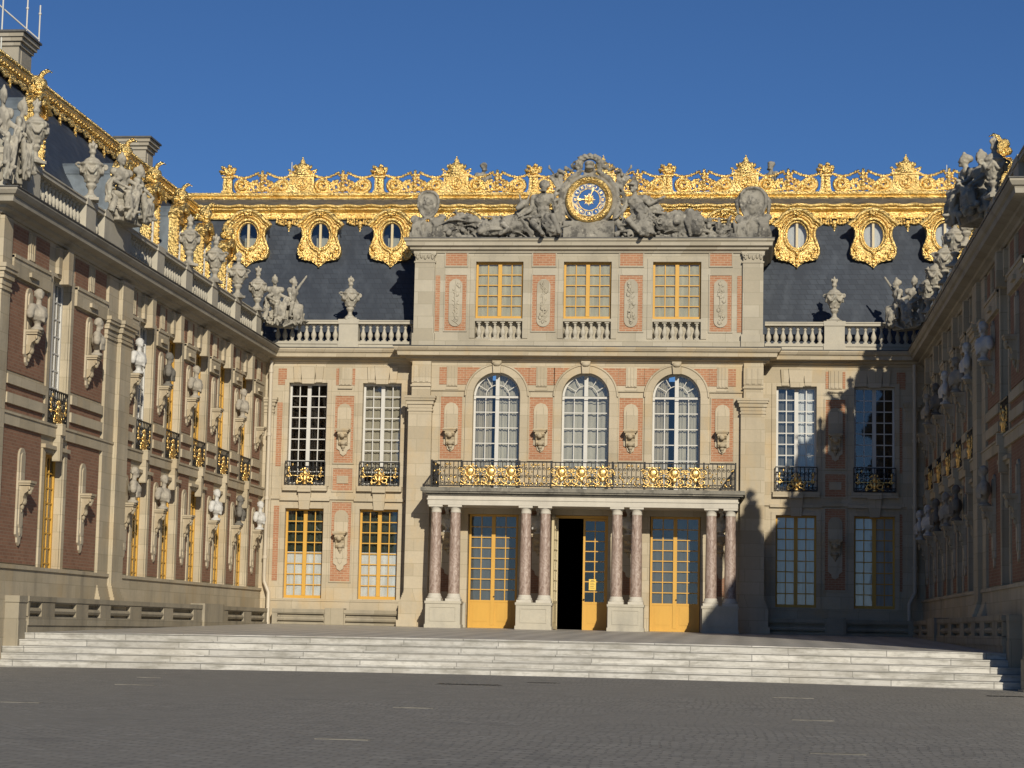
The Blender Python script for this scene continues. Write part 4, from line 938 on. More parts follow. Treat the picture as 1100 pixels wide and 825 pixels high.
# ------------------------------------------------------------------ carved figures
def human(mb, pel, che, hed, kL, fL, kR, fR, eL, hL, eR, hR, s=1., hair='short', face=(0, -1, 0)):
    pel, che, hed = Vector(pel), Vector(che), Vector(hed); f = Vector(face).normalized()
    side = f.cross(Vector((0, 0, 1))); 
    mb.cap(pel, (pel+che)/2, .165*s, .135*s); mb.cap((pel+che)/2, che, .135*s, .17*s)
    shL, shR = che+side*-.23*s+Vector((0, 0, .07*s)), che+side*.23*s+Vector((0, 0, .07*s))
    rz_ = Matrix.Rotation(math.atan2(f.y, f.x)+PI/2, 3, 'Z'); mb.ell(che+f*.03*s, (.225*s, .155*s, .19*s), 10, rz_); mb.ell((pel+che)/2+f*.03*s, (.17*s, .13*s, .17*s), 8, rz_); mb.ell(pel, (.21*s, .17*s, .15*s), 8, rz_)
    for q in (-1, 1): mb.ell(che+f*.13*s+side*q*.09*s+Vector((0, 0, .0)), (.08*s, .06*s, .07*s), 7)
    mb.cap(shL, shR, .105*s, .105*s); mb.cap(che+Vector((0, 0, .1*s)), hed, .065*s, .06*s)
    mb.ell(hed+Vector((0, 0, .04*s)), (.105*s, .12*s, .145*s)); mb.ell(hed+f*.115*s+Vector((0, 0, .02*s)), .03*s, 6); mb.ell(hed+f*.09*s+Vector((0, 0, -.07*s)), .045*s, 6)
    for q in (-1, 1): mb.ell(hed+side*q*.105*s+Vector((0, 0, .02*s)), (.025*s, .03*s, .04*s), 6)
    if hair == 'curly':
        for i in range(14): t = i*2.4; mb.ell(hed-f*.025*s+Vector((.095*s*math.cos(t), .095*s*math.sin(t), .05*s+.009*s*i*(1 if i < 9 else .4))), .045*s, 6)
        for i in range(5): mb.ell(hed+f*.09*s+side*(i-2)*.035*s+Vector((0, 0, -.10*s)), .035*s, 6)
    elif hair == 'bun': mb.ell(hed-f*.1*s+Vector((0, 0, .08*s)), (.1*s, .1*s, .09*s)); mb.ell(hed-f*.03*s+Vector((0, 0, .12*s)), (.12*s, .12*s, .08*s)); mb.ell(hed+Vector((0, 0, .21*s)), .05*s, 6)
    elif hair == 'helmet':
        mb.ell(hed-f*.02*s+Vector((0, 0, .1*s)), (.135*s, .15*s, .11*s)); mb.tube([hed+f*.1*s+Vector((0, 0, .22*s)), hed+Vector((0, 0, .28*s)), hed-f*.16*s+Vector((0, 0, .2*s)), hed-f*.2*s+Vector((0, 0, 0))], [.03*s, .06*s, .07*s, .04*s], 7)
        mb.tube([hed+f*.15*s+side*-.1*s+Vector((0, 0, .08*s)), hed+f*.18*s+Vector((0, 0, .1*s)), hed+f*.15*s+side*.1*s+Vector((0, 0, .08*s))], .03*s, 6)
    hipL, hipR = pel-side*.1*s, pel+side*.1*s
    for h, k_, ft in ((hipL, kL, fL), (hipR, kR, fR)):
        k_, ft = Vector(k_), Vector(ft); mb.cap(h, k_, .12*s, .08*s); mb.cap(k_, k_.lerp(ft, .35), .08*s, .075*s); mb.cap(k_.lerp(ft, .35), ft, .075*s, .045*s); mb.ell(ft+f*.08*s+Vector((0, 0, -.02*s)), (.05*s+.04*s*abs(f.x), .05*s+.07*s*abs(f.y), .04*s), 8)
    for sh, e_, h in ((shL, eL, hL), (shR, eR, hR)):
        e_, h = Vector(e_), Vector(h); mb.cap(sh, e_, .075*s, .055*s); mb.cap(e_, h, .055*s, .035*s); d = (h-e_).normalized(); mb.ell(h+d*.05*s, .048*s, 7)
        for q in (-1, 0, 1): mb.cap(h+d*.06*s+side*q*.025*s, h+d*.13*s+side*q*.035*s, .014*s, .011*s, 5)
def drape(mb, a, b, width, n, r0, r1, seed=0, out=(0, -1, 0)):
    rnd = random.Random(seed+77); a, b = Vector(a), Vector(b); o = Vector(out); d = (b-a).normalized(); sd_ = d.cross(o).normalized(); L = (b-a).length
    for i in range(n):
        q = (i+.5)/n-.5; l = .72+.28*rnd.random(); p0 = a+sd_*width*.7*q+o*(.03*rnd.random()); p3 = a+(b-a)*l+sd_*width*(q*.85+.14*(rnd.random()-.5))+o*(.06*rnd.random())
        m1 = p0.lerp(p3, .35)+o*(.12+.08*rnd.random())+sd_*(.10*(rnd.random()-.5)); m2 = p0.lerp(p3, .7)+o*(.08+.10*rnd.random())+sd_*(.12*(rnd.random()-.5))
        mb.tube([p0, m1, m2, p3], [r0*.6, r1*(.5+.3*rnd.random()), r1*(.55+.3*rnd.random()), r1*.5], 6)
    for k in range(3):                                   # swags across the folds
        z = .12+.26*k; c = a+(b-a)*z; w_ = width*.5*(1.05-.2*k)
        mb.tube([c-sd_*w_, c+o*.16-sd_*w_*.4+d*.10*L, c+o*.19+d*(.16+.1*rnd.random())*L, c+o*.15+sd_*w_*.5+d*.07*L, c+sd_*w_-d*.04], [.03, .045, .05, .045, .03], 6)
    mb.cap(a, a+(b-a)*.8, width*.24, width*.26)
def rubble(mb, x0, x1, y0, y1, z0, hf, n, seed, r0=.07, r1=.2):
    rnd = random.Random(seed)
    for i in range(n):
        x = x0+(x1-x0)*rnd.random(); y = y0+(y1-y0)*rnd.random(); z = z0+hf(x)*rnd.random()**.8; r_ = r0+(r1-r0)*rnd.random()
        k = rnd.random()
        if k < .45: mb.ell((x, y, z), (r_, r_*.7, r_*.8), 7, Matrix.Rotation(rnd.random()*3, 3, 'Y'))
        elif k < .8:
            a = rnd.random()*PI; L = .25+.4*rnd.random(); mb.tube([(x-L*math.cos(a), y, z-L*.5*math.sin(a)), (x, y-.08, z+.06), (x+L*math.cos(a), y, z+L*.5*math.sin(a))], [r_*.3, r_*.45, r_*.25], 6)
        else: mb.tube(spiral(x, z, r_, r_*.3, rnd.random()*6, 1.2, 10, y), r_*.3, 6)
def put(name, me, label, cat, loc, rz=0., group=None, sx=1.):
    o = inst(name, me, None, loc, rz); o.scale = (sx, 1, 1); return tag(o, label, cat, group)

# busts: four carvings in different poses
def bust_mb(turn, beard=False, drp=0):
    mb = MB(); f = Vector((math.sin(turn), -math.cos(turn), 0))
    mb.lathe([(.17, 0), (.17, .05), (.09, .1), (.075, .17), (.12, .22)], n=12)
    mb.ell((0, .0, .44), (.30, .18, .24)); mb.ell((0, -.07, .40), (.22, .17, .2)); mb.cap((-.27, .02, .55), (.27, .02, .55), .115, .115); mb.ell((.33, .02, .42), (.10, .11, .16)); mb.ell((-.33, .02, .42), (.10, .11, .16))
    mb.cap((0, 0, .58), (f.x*.03, f.y*.03, .8), .075, .065)
    h = Vector((f.x*.04, f.y*.04, .9)); sd_ = f.cross(Vector((0, 0, 1)))
    mb.ell(h, (.105, .115, .145)); mb.ell(h+f*.115, (.026, .03, .045), 6); mb.ell(h+f*.095+Vector((0, 0, -.075)), .045, 6); mb.ell(h+f*.105+Vector((0, 0, .06)), (.05, .03, .02), 6)
    for q in (-1, 1): mb.ell(h+sd_*q*.105, (.025, .03, .04), 6)
    rnd = random.Random(int(turn*100)+7)
    mb.ell(h-f*.03+Vector((0, 0, .045)), (.122, .128, .13), 10)
    for i in range(16): a = rnd.random()*6.28; mb.ell(h-f*.03+Vector((.10*math.cos(a), .10*math.sin(a), -.02+.11*rnd.random())), .042, 6)
    if beard:
        for i in range(6): mb.ell(h+f*.09+Vector((.04*(i % 3-1), 0, -.1-.02*(i//3))), .035, 6)
    for i in range(6): q = i-2.5; mb.tube([(-.26, -.05+.02*i, .58-.03*i), (-.02, -.2, .42-.05*i+.02*q), (.26, -.06, .50-.06*i)] if drp == 0 else [(.26, -.05, .6-.03*i), (.0, -.2, .38-.04*i), (-.22, -.08, .42-.05*i)], [.035, .03, .03], 6)
    return mb
BUST = {}
for mat in ('bust_marble', 'grey_bust_stone', 'beige_bust_stone'):
    BUST[mat] = [sculpt(bust_mb(t_, b_, d_), 'bust', mat, .022, .012, .08) for t_, b_, d_ in ((-.5, False, 0), (.45, True, 1))]
ordn = ['first', 'second', 'third', 'fourth', 'fifth', 'sixth', 'seventh', 'eighth']
WM, GB, BB = 'bust_marble', 'grey_bust_stone', 'beige_bust_stone'
cn = {WM: 'white marble', GB: 'dark grey stone', BB: 'pale beige stone'}
UP = [BB, BB, WM, GB, BB, None, BB, None]; LOW = [None, None, BB, BB, None, WM, GB, WM]
UPR = [None, WM, WM, BB, WM, GB, BB, None]; LOWR = [None, BB, None, GB, BB, GB, WM, WM]
for side, up_, lo_ in ((1, UP, LOW), (-1, UPR, LOWR)):
    for i, u in enumerate(PIERS):
        for lv, lst, z in (('upper', up_, 7.22), ('lower', lo_, 3.42)):
            mat = lst[i]
            if not mat: continue
            x = -12.2+.29 if side > 0 else 12.35-.29
            rz = PI/2 if side > 0 else -PI/2
            v = (i+(lv == 'lower')) % 2
            lb = f"{cn[mat]} bust on {lv} console, {'left' if side > 0 else 'right'} wing, {ordn[i]} pier from the steps"
            put('bust', BUST[mat][v], lb, 'bust', (x, u, z), rz+(.35 if v else -.2), 'busts on the wall consoles')
for i, x in enumerate((-4.98, -1.64, 1.68, 5.02)):
    put('bust', BUST[WM][i % 2], f"white bust on a console behind the {['far left', 'middle left', 'middle right', 'far right'][i]} pair of portico columns", 'bust', (x, -.7-.36, 3.45), 0, 'busts on the wall consoles')

# urns on the balustrades
um = MB(); um.box(-.22, .22, -.22, .22, 0, .08)
um.lathe([(.19, .08), (.19, .12), (.09, .2), (.075, .30), (.13, .38), (.16, .43), (.12, .47), (.16, .52), (.25, .70), (.295, .90), (.28, .95), (.33, 1.0), (.33, 1.05), (.24, 1.09), (.19, 1.17), (.08, 1.23), (.06, 1.30), (.10, 1.36), (.09, 1.42), (.04, 1.47)], n=16)
for i in range(6):
    t = 2*PI*i/6; a, b = t+.1, t+2*PI/6-.1
    um.tube([(.31*math.cos(a+(b-a)*q), .31*math.sin(a+(b-a)*q), .93-.17*math.sin(PI*q)) for q in (0, .2, .4, .6, .8, 1)], [.035, .045, .055, .055, .045, .035], 6); um.ell((.31*math.cos(t), .31*math.sin(t), .92), (.05, .05, .07), 6); um.cap((.30*math.cos(t), .30*math.sin(t), .88), (.25*math.cos(t), .25*math.sin(t), .70), .03, .02, 6)
    um.ell((.17*math.cos(t), .17*math.sin(t), .56), (.045, .045, .06), 6)
for sx in (-1, 1): um.tube(spiral(sx*.36, .98, .09, .03, 0, sx, 10, 0), .035, 6)
for i in range(4): t = 2*PI*i/4; um.tube([(.03*math.cos(t), .03*math.sin(t), 1.45), (.09*math.cos(t), .09*math.sin(t), 1.55), (.10*math.cos(t+.6), .10*math.sin(t+.6), 1.63)], [.05, .05, .02], 6)
um.ell((0, 0, 1.58), (.05, .05, .14), 6)
urn = sculpt(um, 'urn', 'urn_stone', .02, .012, .08)
UY = [(-26.55, 'nearest the steps'), (-21.9, 'second from the steps'), (-14.9, 'just past the seated pair'), (-11.55, 'fourth from the steps'), (-8.2, 'fifth from the steps'), (-4.95, 'sixth from the steps'), (-1.9, 'last one before the corner group')]
for side in (1, -1):
    for y, d in UY:
        if (y == -14.9 and side > 0) or (y == -26.55 and side < 0): continue
        x = -12.02-.16 if side > 0 else 12.2+.13
        dd = d if y != -14.9 else 'third from the steps'
        put('urn', urn, f"carved stone urn on the {'left' if side > 0 else 'right'} wing balustrade, {dd}", 'urn', (x, y, 11.5), PI/2*side+.2*y, 'stone urns on the roof balustrades')
for x, d in ((-9.1, 'left'), (9.1, 'right')):
    put('urn', urn, f"carved stone urn on the rear balustrade {d} of the clock pavilion, dark slate behind", 'urn', (x, .29, 11.5), .3*x, 'stone urns on the roof balustrades')

# seated allegory groups on the parapet
def pair_mb(arm_up=False, seed=1):
    mb = MB(); s = 1.14; rnd = random.Random(seed)
    mb.ell((0, .05, .30), (.6, .32, .42)); mb.box(-.62, .62, -.2, .3, -.1, .2)
    human(mb, (-.30, -.05, .72), (-.40, -.08, 1.24), (-.46, -.12, 1.62), (-.52, -.46, .80), (-.60, -.42, .25), (-.16, -.5, .74), (-.30, -.55, .16), (-.78, -.12, 1.0), (-.66, -.42, .84), (-.10, -.3, 1.05), (.02, -.46, 1.0), s, 'bun', (-.45, -1, 0))
    if arm_up: human(mb, (.36, 0, .78), (.46, -.03, 1.28), (.50, -.08, 1.66), (.22, -.45, .84), (.12, -.42, .3), (.66, -.42, .74), (.74, -.38, .2), (.74, -.06, 1.55), (1.0, -.12, 1.92), (.2, -.3, 1.08), (.12, -.46, .95), s, 'bun', (.6, -1, 0))
    else: human(mb, (.36, 0, .66), (.44, -.06, 1.12), (.52, -.12, 1.47), (.25, -.45, .74), (.34, -.42, .2), (.62, -.42, .66), (.78, -.38, .16), (.80, -.14, 1.02), (.72, -.42, .80), (.16, -.28, 1.0), (.22, -.48, .9), s, 'bun', (.7, -1, 0))
    drape(mb, (-.38, -.32, .80), (-.46, -.42, -.15), .48, 6, .06, .085, seed); drape(mb, (.46, -.28, .76), (.50, -.38, -.1), .46, 6, .06, .085, seed+1)
    drape(mb, (-.52, .08, 1.2), (-.66, .12, .3), .28, 4, .05, .08, seed+2, (-.8, .2, 0)); drape(mb, (.55, .06, 1.15), (.70, .1, .3), .28, 4, .05, .08, seed+3, (.8, .2, 0))
    mb.ell((-.04, -.40, .86), (.12, .09, .17)); mb.tube(arc(-.05, .86, .16, 0, 2*PI, 10, -.45), .04, 6)
    mb.tube([(-.9, -.1, .1), (-.82, -.2, .5), (-.95, -.15, .62)], [.12, .09, .04], 7); mb.tube([(.92, -.1, .05), (.86, -.2, .4), (1.0, -.15, .5)], [.12, .09, .04], 7)
    rubble(mb, -.9, .9, -.4, .1, -.05, lambda x: .3, 12, seed+9, .06, .13)
    return mb
pA = sculpt(pair_mb(False, 1), 'statue_group', 'urn_stone', .026, .022, .09); pB = sculpt(pair_mb(True, 5), 'statue_group', 'urn_stone', .026, .022, .09)
gp = 'seated stone figures on the wing parapets'
put('statue_group', pA, 'pair of seated stone women on the left parapet in front of the chimney', 'statue', (-11.95, -19.4, 11.45), PI/2-.3, gp).scale = (.98, 1.0, 1.0)
put('statue_group', pB, 'seated stone figures, one arm raised, at the inner corner of the left parapet', 'statue', (-11.55, -.55, 11.2), PI/4, gp).scale = (.92, .92, .97)
put('statue_group', pA, 'cluster of seated stone figures at the photo edge where the left cornice turns outward', 'statue', (-12.25, -28.25, 10.75), PI/2-.6, gp).scale = (.62, .9, 1.2)
put('statue_group', pA, 'dark pair of seated stone figures high on the shaded right parapet against the sky', 'statue', (12.15, -19.4, 11.45), -PI/2+.3, gp).scale = (1.15, 1.15, 1.05)
put('statue_group', pB, 'stone figures with outstretched arm at the inner corner of the right parapet', 'statue', (11.7, -.55, 11.2), -PI/4, gp).scale = (-.92, .92, .97)

# ------------------------------------------------------------------ clock and its carved surround on the attic
ck = thing('clock', 'blue and gold clock with sun face and roman numerals in a carved stone surround', 'clock', (.03, -.95, 15.85))
sm = MB(); n = 48
f = lambda r_: [(r_*math.sin(2*PI*i/n), r_*math.cos(2*PI*i/n)) for i in range(n)]
sm.lathe([(1.0, 0), (1.02, .1), (.98, .3)], n=40); sm.xf(Matrix.Rotation(PI/2, 4, 'X'))
sm.v = [(p[0], p[1]+.25, p[2]) for p in sm.v]
sm.box(-.95, .95, -.15, .45, -1.45, -.8)
for sx in (-1, 1):
    sm.tube([(sx*.28, -.05, 1.15), (sx*.42, -.02, 1.02), (sx*.72, 0, .82), (sx*1.0, .02, .45), (sx*1.08, .05, -.1), (sx*.98, .05, -.7), (sx*1.22, 0, -1.05), (sx*1.42, 0, -1.35)], [.06, .10, .11, .11, .12, .13, .12, .08], 8)
    # banners, spears and leaves either side
    for i in range(6): sm.tube([(sx*(.95+.03*i), .1, .3), (sx*(1.05+.06*i), .06-.03*(i % 2), .75), (sx*(1.02+.10*i), .05, 1.16-.05*i)], [.07, .06, .05], 6)
    sm.tube([(sx*.9, .15, .4), (sx*1.5, .15, 1.25)], .035, 6); sm.ell((sx*1.53, .15, 1.3), (.05, .04, .1), 6)
    for i in range(10): q = i/9; sm.ell((sx*(.5+.72*q), -.02-.04*(i % 2), 1.22-.26*q+.07*(i % 3)), (.10, .08, .07), 7, Matrix.Rotation(sx*(i*.9), 3, 'Y'))
    for i in range(8): sm.tube([(sx*1.06, .02, .55-.22*i), (sx*(1.22+.04*(i % 3)), -.08, .4-.22*i), (sx*(1.34-.03*i), .0, .12-.2*i)], [.04, .065, .03], 6)
sm.ell((0, -.08, 1.25), (.19, .2, .2)); sm.ell((0, -.24, 1.18), (.15, .1, .05)); sm.ell((0, -.12, 1.36), (.2, .2, .12)); sm.box(-.22, .22, -.05, .2, .95, 1.15)
for i in range(19):
    t = PI*(-.06+1.12*i/18); k_ = .9+.18*(i % 2); sm.ell((.47*math.cos(t)*k_, -.03-.05*(i % 2), 1.26+.40*math.sin(t)*k_), (.10, .11, .10), 7); sm.ell((.33*math.cos(t), .03, 1.32+.30*math.sin(t)), (.085, .09, .085), 6)
    if i % 3 == 0: sm.tube([(.42*math.cos(t), 0, 1.28+.36*math.sin(t)), (.62*math.cos(t), -.02, 1.28+.46*math.sin(t)), (.70*math.cos(t+.15), -.02, 1.24+.50*math.sin(t+.15))], [.06, .05, .02], 6)
inst('stone_surround', sculpt(sm, 'stone_surround', 'weathered_stone', .026, .025, .07), ck)
gr = MB(); prof = [(.63, -.10), (.63, -.16), (.68, -.17), (.70, -.22), (.76, -.26), (.83, -.24), (.86, -.18), (.88, -.10)]
n = 56; vs = [(r_*math.sin(2*PI*i/n), y, r_*math.cos(2*PI*i/n)) for i in range(n) for r_, y in prof]; k = len(prof)
gr.add(vs, [(i*k+j, ((i+1) % n)*k+j, ((i+1) % n)*k+j+1, i*k+j+1) for i in range(n) for j in range(k-1)], True)
for i in range(44): t = 2*PI*i/44; gr.ell((.775*math.sin(t), -.255, .775*math.cos(t)), (.05, .035, .05), 6)
gr.obj('gilt_ring', 'gold', ck)
def disc(r_, y, n=48):
    mb = MB(); return mb.add([(r_*math.sin(2*PI*i/n), y, r_*math.cos(2*PI*i/n)) for i in range(n)], [tuple(range(n))])
disc(.64, -.105).obj('chapter_ring', 'clock_white', ck); 
dl_ = disc(.40, -.118).obj('dial', 'blue_enamel', ck)
MB().tube([(.41*math.sin(2*PI*i/40), -.118, .41*math.cos(2*PI*i/40)) for i in range(40)], .018, 6, closed=True).obj('dial_rim', 'plain_gold', ck)
def glyphs(txt):                                       # roman numerals from strokes: I, V, X
    wds = {'I': .032, 'V': .062, 'X': .062}; W_ = sum(wds[c]+.012 for c in txt)-.012; x = -W_/2; out = []
    for c in txt:
        w_ = wds[c]
        if c == 'I': out.append(((x+w_/2, -.05), (x+w_/2, .05), .011))
        elif c == 'V': out += [((x+.004, .05), (x+w_/2, -.05), .011), ((x+w_/2, -.05), (x+w_-.004, .05), .008)]
        else: out += [((x+.004, .05), (x+w_-.004, -.05), .011), ((x+.004, -.05), (x+w_-.004, .05), .008)]
        x += w_+.012
    return out
for h, txt in enumerate(['XII', 'I', 'II', 'III', 'IIII', 'V', 'VI', 'VII', 'VIII', 'IX', 'X', 'XI']):
    nb, nm_ = MB(), MB(); t = 2*PI*h/12; cx, cz = .515*math.sin(t), .515*math.cos(t); ca, sa = math.cos(t), math.sin(t)
    rt_ = lambda p: (cx+p[0]*ca+p[1]*sa, cz-p[0]*sa+p[1]*ca)
    poly = [rt_((.118*math.cos(a), .094*math.sin(a))) for a in [2*PI*i/14 for i in range(14)]]
    nb.prism(poly, -.122, -.104)
    for a, b, r_ in glyphs(txt):
        A, B = Vector(rt_(a)), Vector(rt_(b)); d = (B-A).normalized(); q = Vector((-d.y, d.x))*r_
        p = [A-q, B-q, B+q, A+q]; nm_.prism([(v_.x, v_.y) for v_ in p], -.130, -.1215)
    pq = nb.obj('numeral_plaque', 'blue_enamel', ck); nm_.obj('numeral', 'plain_gold', pq)
sb = MB(); sb.ell((0, -.13, 0), (.115, .05, .125), 12); sb.ell((0, -.175, -.01), (.022, .02, .035), 6)
for q in (-1, 1): sb.ell((q*.042, -.172, .03), (.022, .012, .012), 6)
sb.ell((0, -.172, -.055), (.035, .012, .012), 6)
for i in range(16):
    t = 2*PI*i/16; L = .25 if i % 2 == 0 else .2; a = .035
    p = [(math.sin(t-.3)*.10, math.cos(t-.3)*.10), (math.sin(t)*L, math.cos(t)*L), (math.sin(t+.3)*.10, math.cos(t+.3)*.10)]
    sb.prism(p[::-1], -.142, -.12)
sb.obj('sun_face', 'plain_gold', ck)
def hand(ang, L, wd, y):
    mb = MB(); p = [(-wd, 0), (wd, 0), (wd*.7, L*.6), (wd*1.9, L*.68), (wd*1.9, L*.76), (0, L), (-wd*1.9, L*.76), (-wd*1.9, L*.68), (-wd*.7, L*.6)]
    c, s_ = math.cos(ang), math.sin(ang); return mb.prism([(x*c+z*s_, -x*s_+z*c) for x, z in p], y-.012, y)
hand(R(22), .52, .018, -.150).obj('minute_hand', 'plain_gold', ck); hand(R(270), .46, .022, -.165).obj('hour_hand', 'plain_gold', ck)

AT = 14.43
hm = MB()
human(hm, (-1.66, -.78, 15.22), (-1.70, -.82, 15.86), (-1.66, -.95, 16.36), (-1.28, -1.22, 15.20), (-1.02, -1.28, 14.55), (-2.05, -1.15, 14.98), (-1.62, -1.3, 14.5), (-1.22, -.9, 15.5), (-1.12, -1.08, 15.12), (-2.16, -.86, 15.5), (-2.42, -1.12, 15.28), 1.55, 'curly', (-.25, -1, 0))
hm.ell((-1.6, -.6, 14.8), (.6, .4, .45)); rubble(hm, -2.3, -1.0, -1.1, -.5, AT, lambda x: .8, 26, 41, .07, .15); hm.box(-2.1, -1.1, -.9, -.3, AT-.05, 15.0); hm.cap((-1.08, -1.05, 14.5), (-1.02, -.9, 15.9), .12, .07); drape(hm, (-1.5, -1.0, 15.2), (-1.2, -1.15, 14.5), .7, 7, .07, .07, 4)
drape(hm, (-1.9, -.6, 15.9), (-2.3, -.6, 15.0), .4, 5, .05, .07, 9)
put('statue', sculpt(hm, 'statue', 'weathered_stone', .027, .018, .08), 'seated bare-chested bearded stone hero with a club, left of the clock', 'statue', (0, 0, 0), 0, 'reclining figures beside the clock')
mm = MB()
human(mm, (1.78, -.78, 15.18), (1.76, -.82, 15.80), (1.66, -.95, 16.28), (2.15, -1.2, 15.12), (2.45, -1.25, 14.55), (1.52, -1.2, 15.05), (2.05, -1.3, 14.48), (2.25, -.92, 15.70), (2.72, -1.0, 15.92), (1.32, -.95, 15.5), (1.12, -1.1, 15.25), 1.5, 'helmet', (-.4, -1, 0))
mm.ell((1.75, -.6, 14.8), (.65, .4, .45)); rubble(mm, .95, 2.7, -1.15, -.5, AT, lambda x: .75, 34, 43, .07, .15); mm.box(1.3, 2.3, -.9, -.3, AT-.05, 15.0)
drape(mm, (1.75, -.95, 15.75), (2.4, -1.1, 15.05), .5, 7, .06, .06, 3); drape(mm, (2.0, -1.05, 15.2), (2.3, -1.15, 14.5), .9, 9, .07, .08, 6); drape(mm, (2.0, -.6, 16.0), (2.7, -.7, 15.3), .5, 6, .06, .09, 7)
put('statue', sculpt(mm, 'statue', 'weathered_stone', .027, .018, .08), 'seated helmeted stone warrior with outstretched arm, right of the clock', 'statue', (0, 0, 0), 0, 'reclining figures beside the clock')
lm = MB()                                              # beast lying by the hero, then piled arms
lm.cap((-3.5, -.75, 14.85), (-2.6, -.7, 15.0), .36, .44); lm.cap((-2.7, -.85, 15.1), (-2.35, -.85, 15.6), .26, .16); lm.ell((-2.4, -.95, 15.72), (.2, .24, .17)); lm.cap((-2.45, -1.1, 15.68), (-2.6, -1.28, 15.5), .13, .09)
for q in (-.12, .12): lm.cap((-2.4+q, -.9, 15.85), (-2.4+q*1.7, -.85, 16.12), .055, .02)
lm.ell((-3.85, -.95, 14.8), (.26, .26, .32)); lm.ell((-4.0, -1.1, 14.66), (.15, .17, .14)); lm.tube([(-3.2, -1.05, 14.95), (-2.9, -1.2, 14.7), (-3.3, -1.25, 14.52)], [.15, .12, .08], 7)
for i in range(16): lm.tube([(-2.75+.05*i*.5, -1.0, 15.45-.05*i), (-2.6+.04*i, -1.14, 15.3-.05*i), (-2.55+.03*i, -1.05, 15.12-.05*i)], [.03, .05, .025], 6)
rubble(lm, -3.9, -1.9, -1.15, -.6, AT, lambda x: .75, 46, 12, .06, .15); lm.prism([(-4.0, AT), (-1.2, AT), (-1.2, 15.6), (-2.4, 15.35), (-4.0, 14.95)], -.7, -.3)
put('beast_statue', sculpt(lm, 'beast_statue', 'weathered_stone', .028, .025, .08), 'stone beast lying beside the bearded hero on the attic ledge', 'statue', (0, 0, 0))
rb = MB(); rb.prism([(-5.5, AT), (-3.2, AT), (-3.2, 15.2), (-4.2, 14.95), (-5.5, 14.75)], -.75, -.35); rb.box(-5.6, -3.9, -.95, -.5, AT-.05, AT+.12); rubble(rb, -5.5, -3.95, -1.05, -.6, AT, lambda x: .72+.12*math.sin(x*5)+.12*(x+5.5), 110, 21, .07, .17)
put('trophy', sculpt(rb, 'trophy', 'weathered_stone', .026, .025, .07), 'heap of carved stone arms and foliage between the left shield and the beast', 'sculpture', (0, 0, 0), 0, 'heaps of carved arms on the attic ledge')
rb = MB(); rb.prism([(2.2, AT), (5.5, AT), (5.5, 14.75), (4.4, 14.95), (3.2, 15.2), (2.2, 15.35)], -.75, -.35); rb.box(2.5, 5.6, -.95, -.5, AT-.05, AT+.12)
rb.cap((2.9, -.75, 15.0), (3.7, -.75, 14.95), .38, .36); rb.ell((3.3, -.95, 15.1), (.3, .25, .3)); rb.ell((3.3, -1.15, 15.0), (.15, .15, .13))
for i in range(14): t = i*2*PI/14; rb.ell((3.3+.3*math.cos(t), -.98, 15.1+.3*math.sin(t)), (.11, .1, .11), 6)
drape(rb, (3.75, -.9, 15.35), (4.1, -1.1, 14.55), .9, 9, .07, .09, 31); rb.tube(arc(4.1, 15.0, .38, PI, 2*PI, 10, -.9), .09, 6)
rubble(rb, 2.6, 5.5, -1.05, -.6, AT, lambda x: 1.05-.16*(x-2.6), 130, 22, .07, .17)
put('trophy', sculpt(rb, 'trophy', 'weathered_stone', .026, .025, .07), 'heap of carved arms, drapery and a lion head right of the helmeted warrior', 'sculpture', (0, 0, 0), 0, 'heaps of carved arms on the attic ledge')
def cartouche(big):
    mb = MB(); k = 1.0 if big else .82
    out = star_outline([(0, .62), (.25, .58), (.42, .4), (.46, .1), (.40, -.2), (.28, -.42), (.12, -.56), (0, -.62)], 40)
    mb.prism([(x*k, 1.28+z*k) for x, z in out][::-1], -.12, .12); mb.tube([(x*k, -.14, 1.28+z*k) for x, z in out], .06, 6, closed=True); mb.ell((0, -.05, 1.28), (.3*k, .2, .42*k))
    mb.ell((0, -.24, 1.35), (.1, .06, .13), 8)
    for i in range(8): t = i*2*PI/8; mb.ell((.16*math.cos(t), -.2, 1.33+.2*math.sin(t)), (.05, .05, .06), 6)
    for sx in (-1, 1):
        mb.ell((sx*.35, -.05, .62), (.26, .24, .22)); mb.ell((sx*.34, -.2, .5), (.14, .12, .12), 8); mb.cap((sx*.32, 0, .5), (sx*.42, 0, .1), .26, .3); mb.tube(spiral(sx*.5, .75, .17, .05, 0, sx*1.2, 12, -.1), .06, 6)
        for i in range(4): mb.tube([(sx*.1, -.15, .75-.05*i), (sx*(.3+.08*i), -.28, .5), (sx*(.2+.12*i), -.25, .1)], [.05, .06, .05], 6)
        if big: mb.tube([(sx*.42, 0, 1.75), (sx*.6, 0, 1.4), (sx*.55, 0, .95)], [.05, .1, .06], 6)
    mb.box(-.68, .68, -.25, .3, 0, .22); mb.ell((0, -.12, .35), (.16, .14, .3)); return mb
cA = sculpt(cartouche(False), 'shield_trophy', 'weathered_stone', .03, .02, .1); cB = sculpt(cartouche(True), 'shield_trophy', 'weathered_stone', .03, .02, .1)
put('shield_trophy', cA, 'carved stone shield on paired masks at the left end of the attic ledge', 'sculpture', (-6.02, -.72, AT), 0, 'carved shields at the ends of the attic')
put('shield_trophy', cB, 'broad carved stone shield on paired masks at the right end of the attic ledge', 'sculpture', (6.08, -.72, AT), 0, 'carved shields at the ends of the attic')

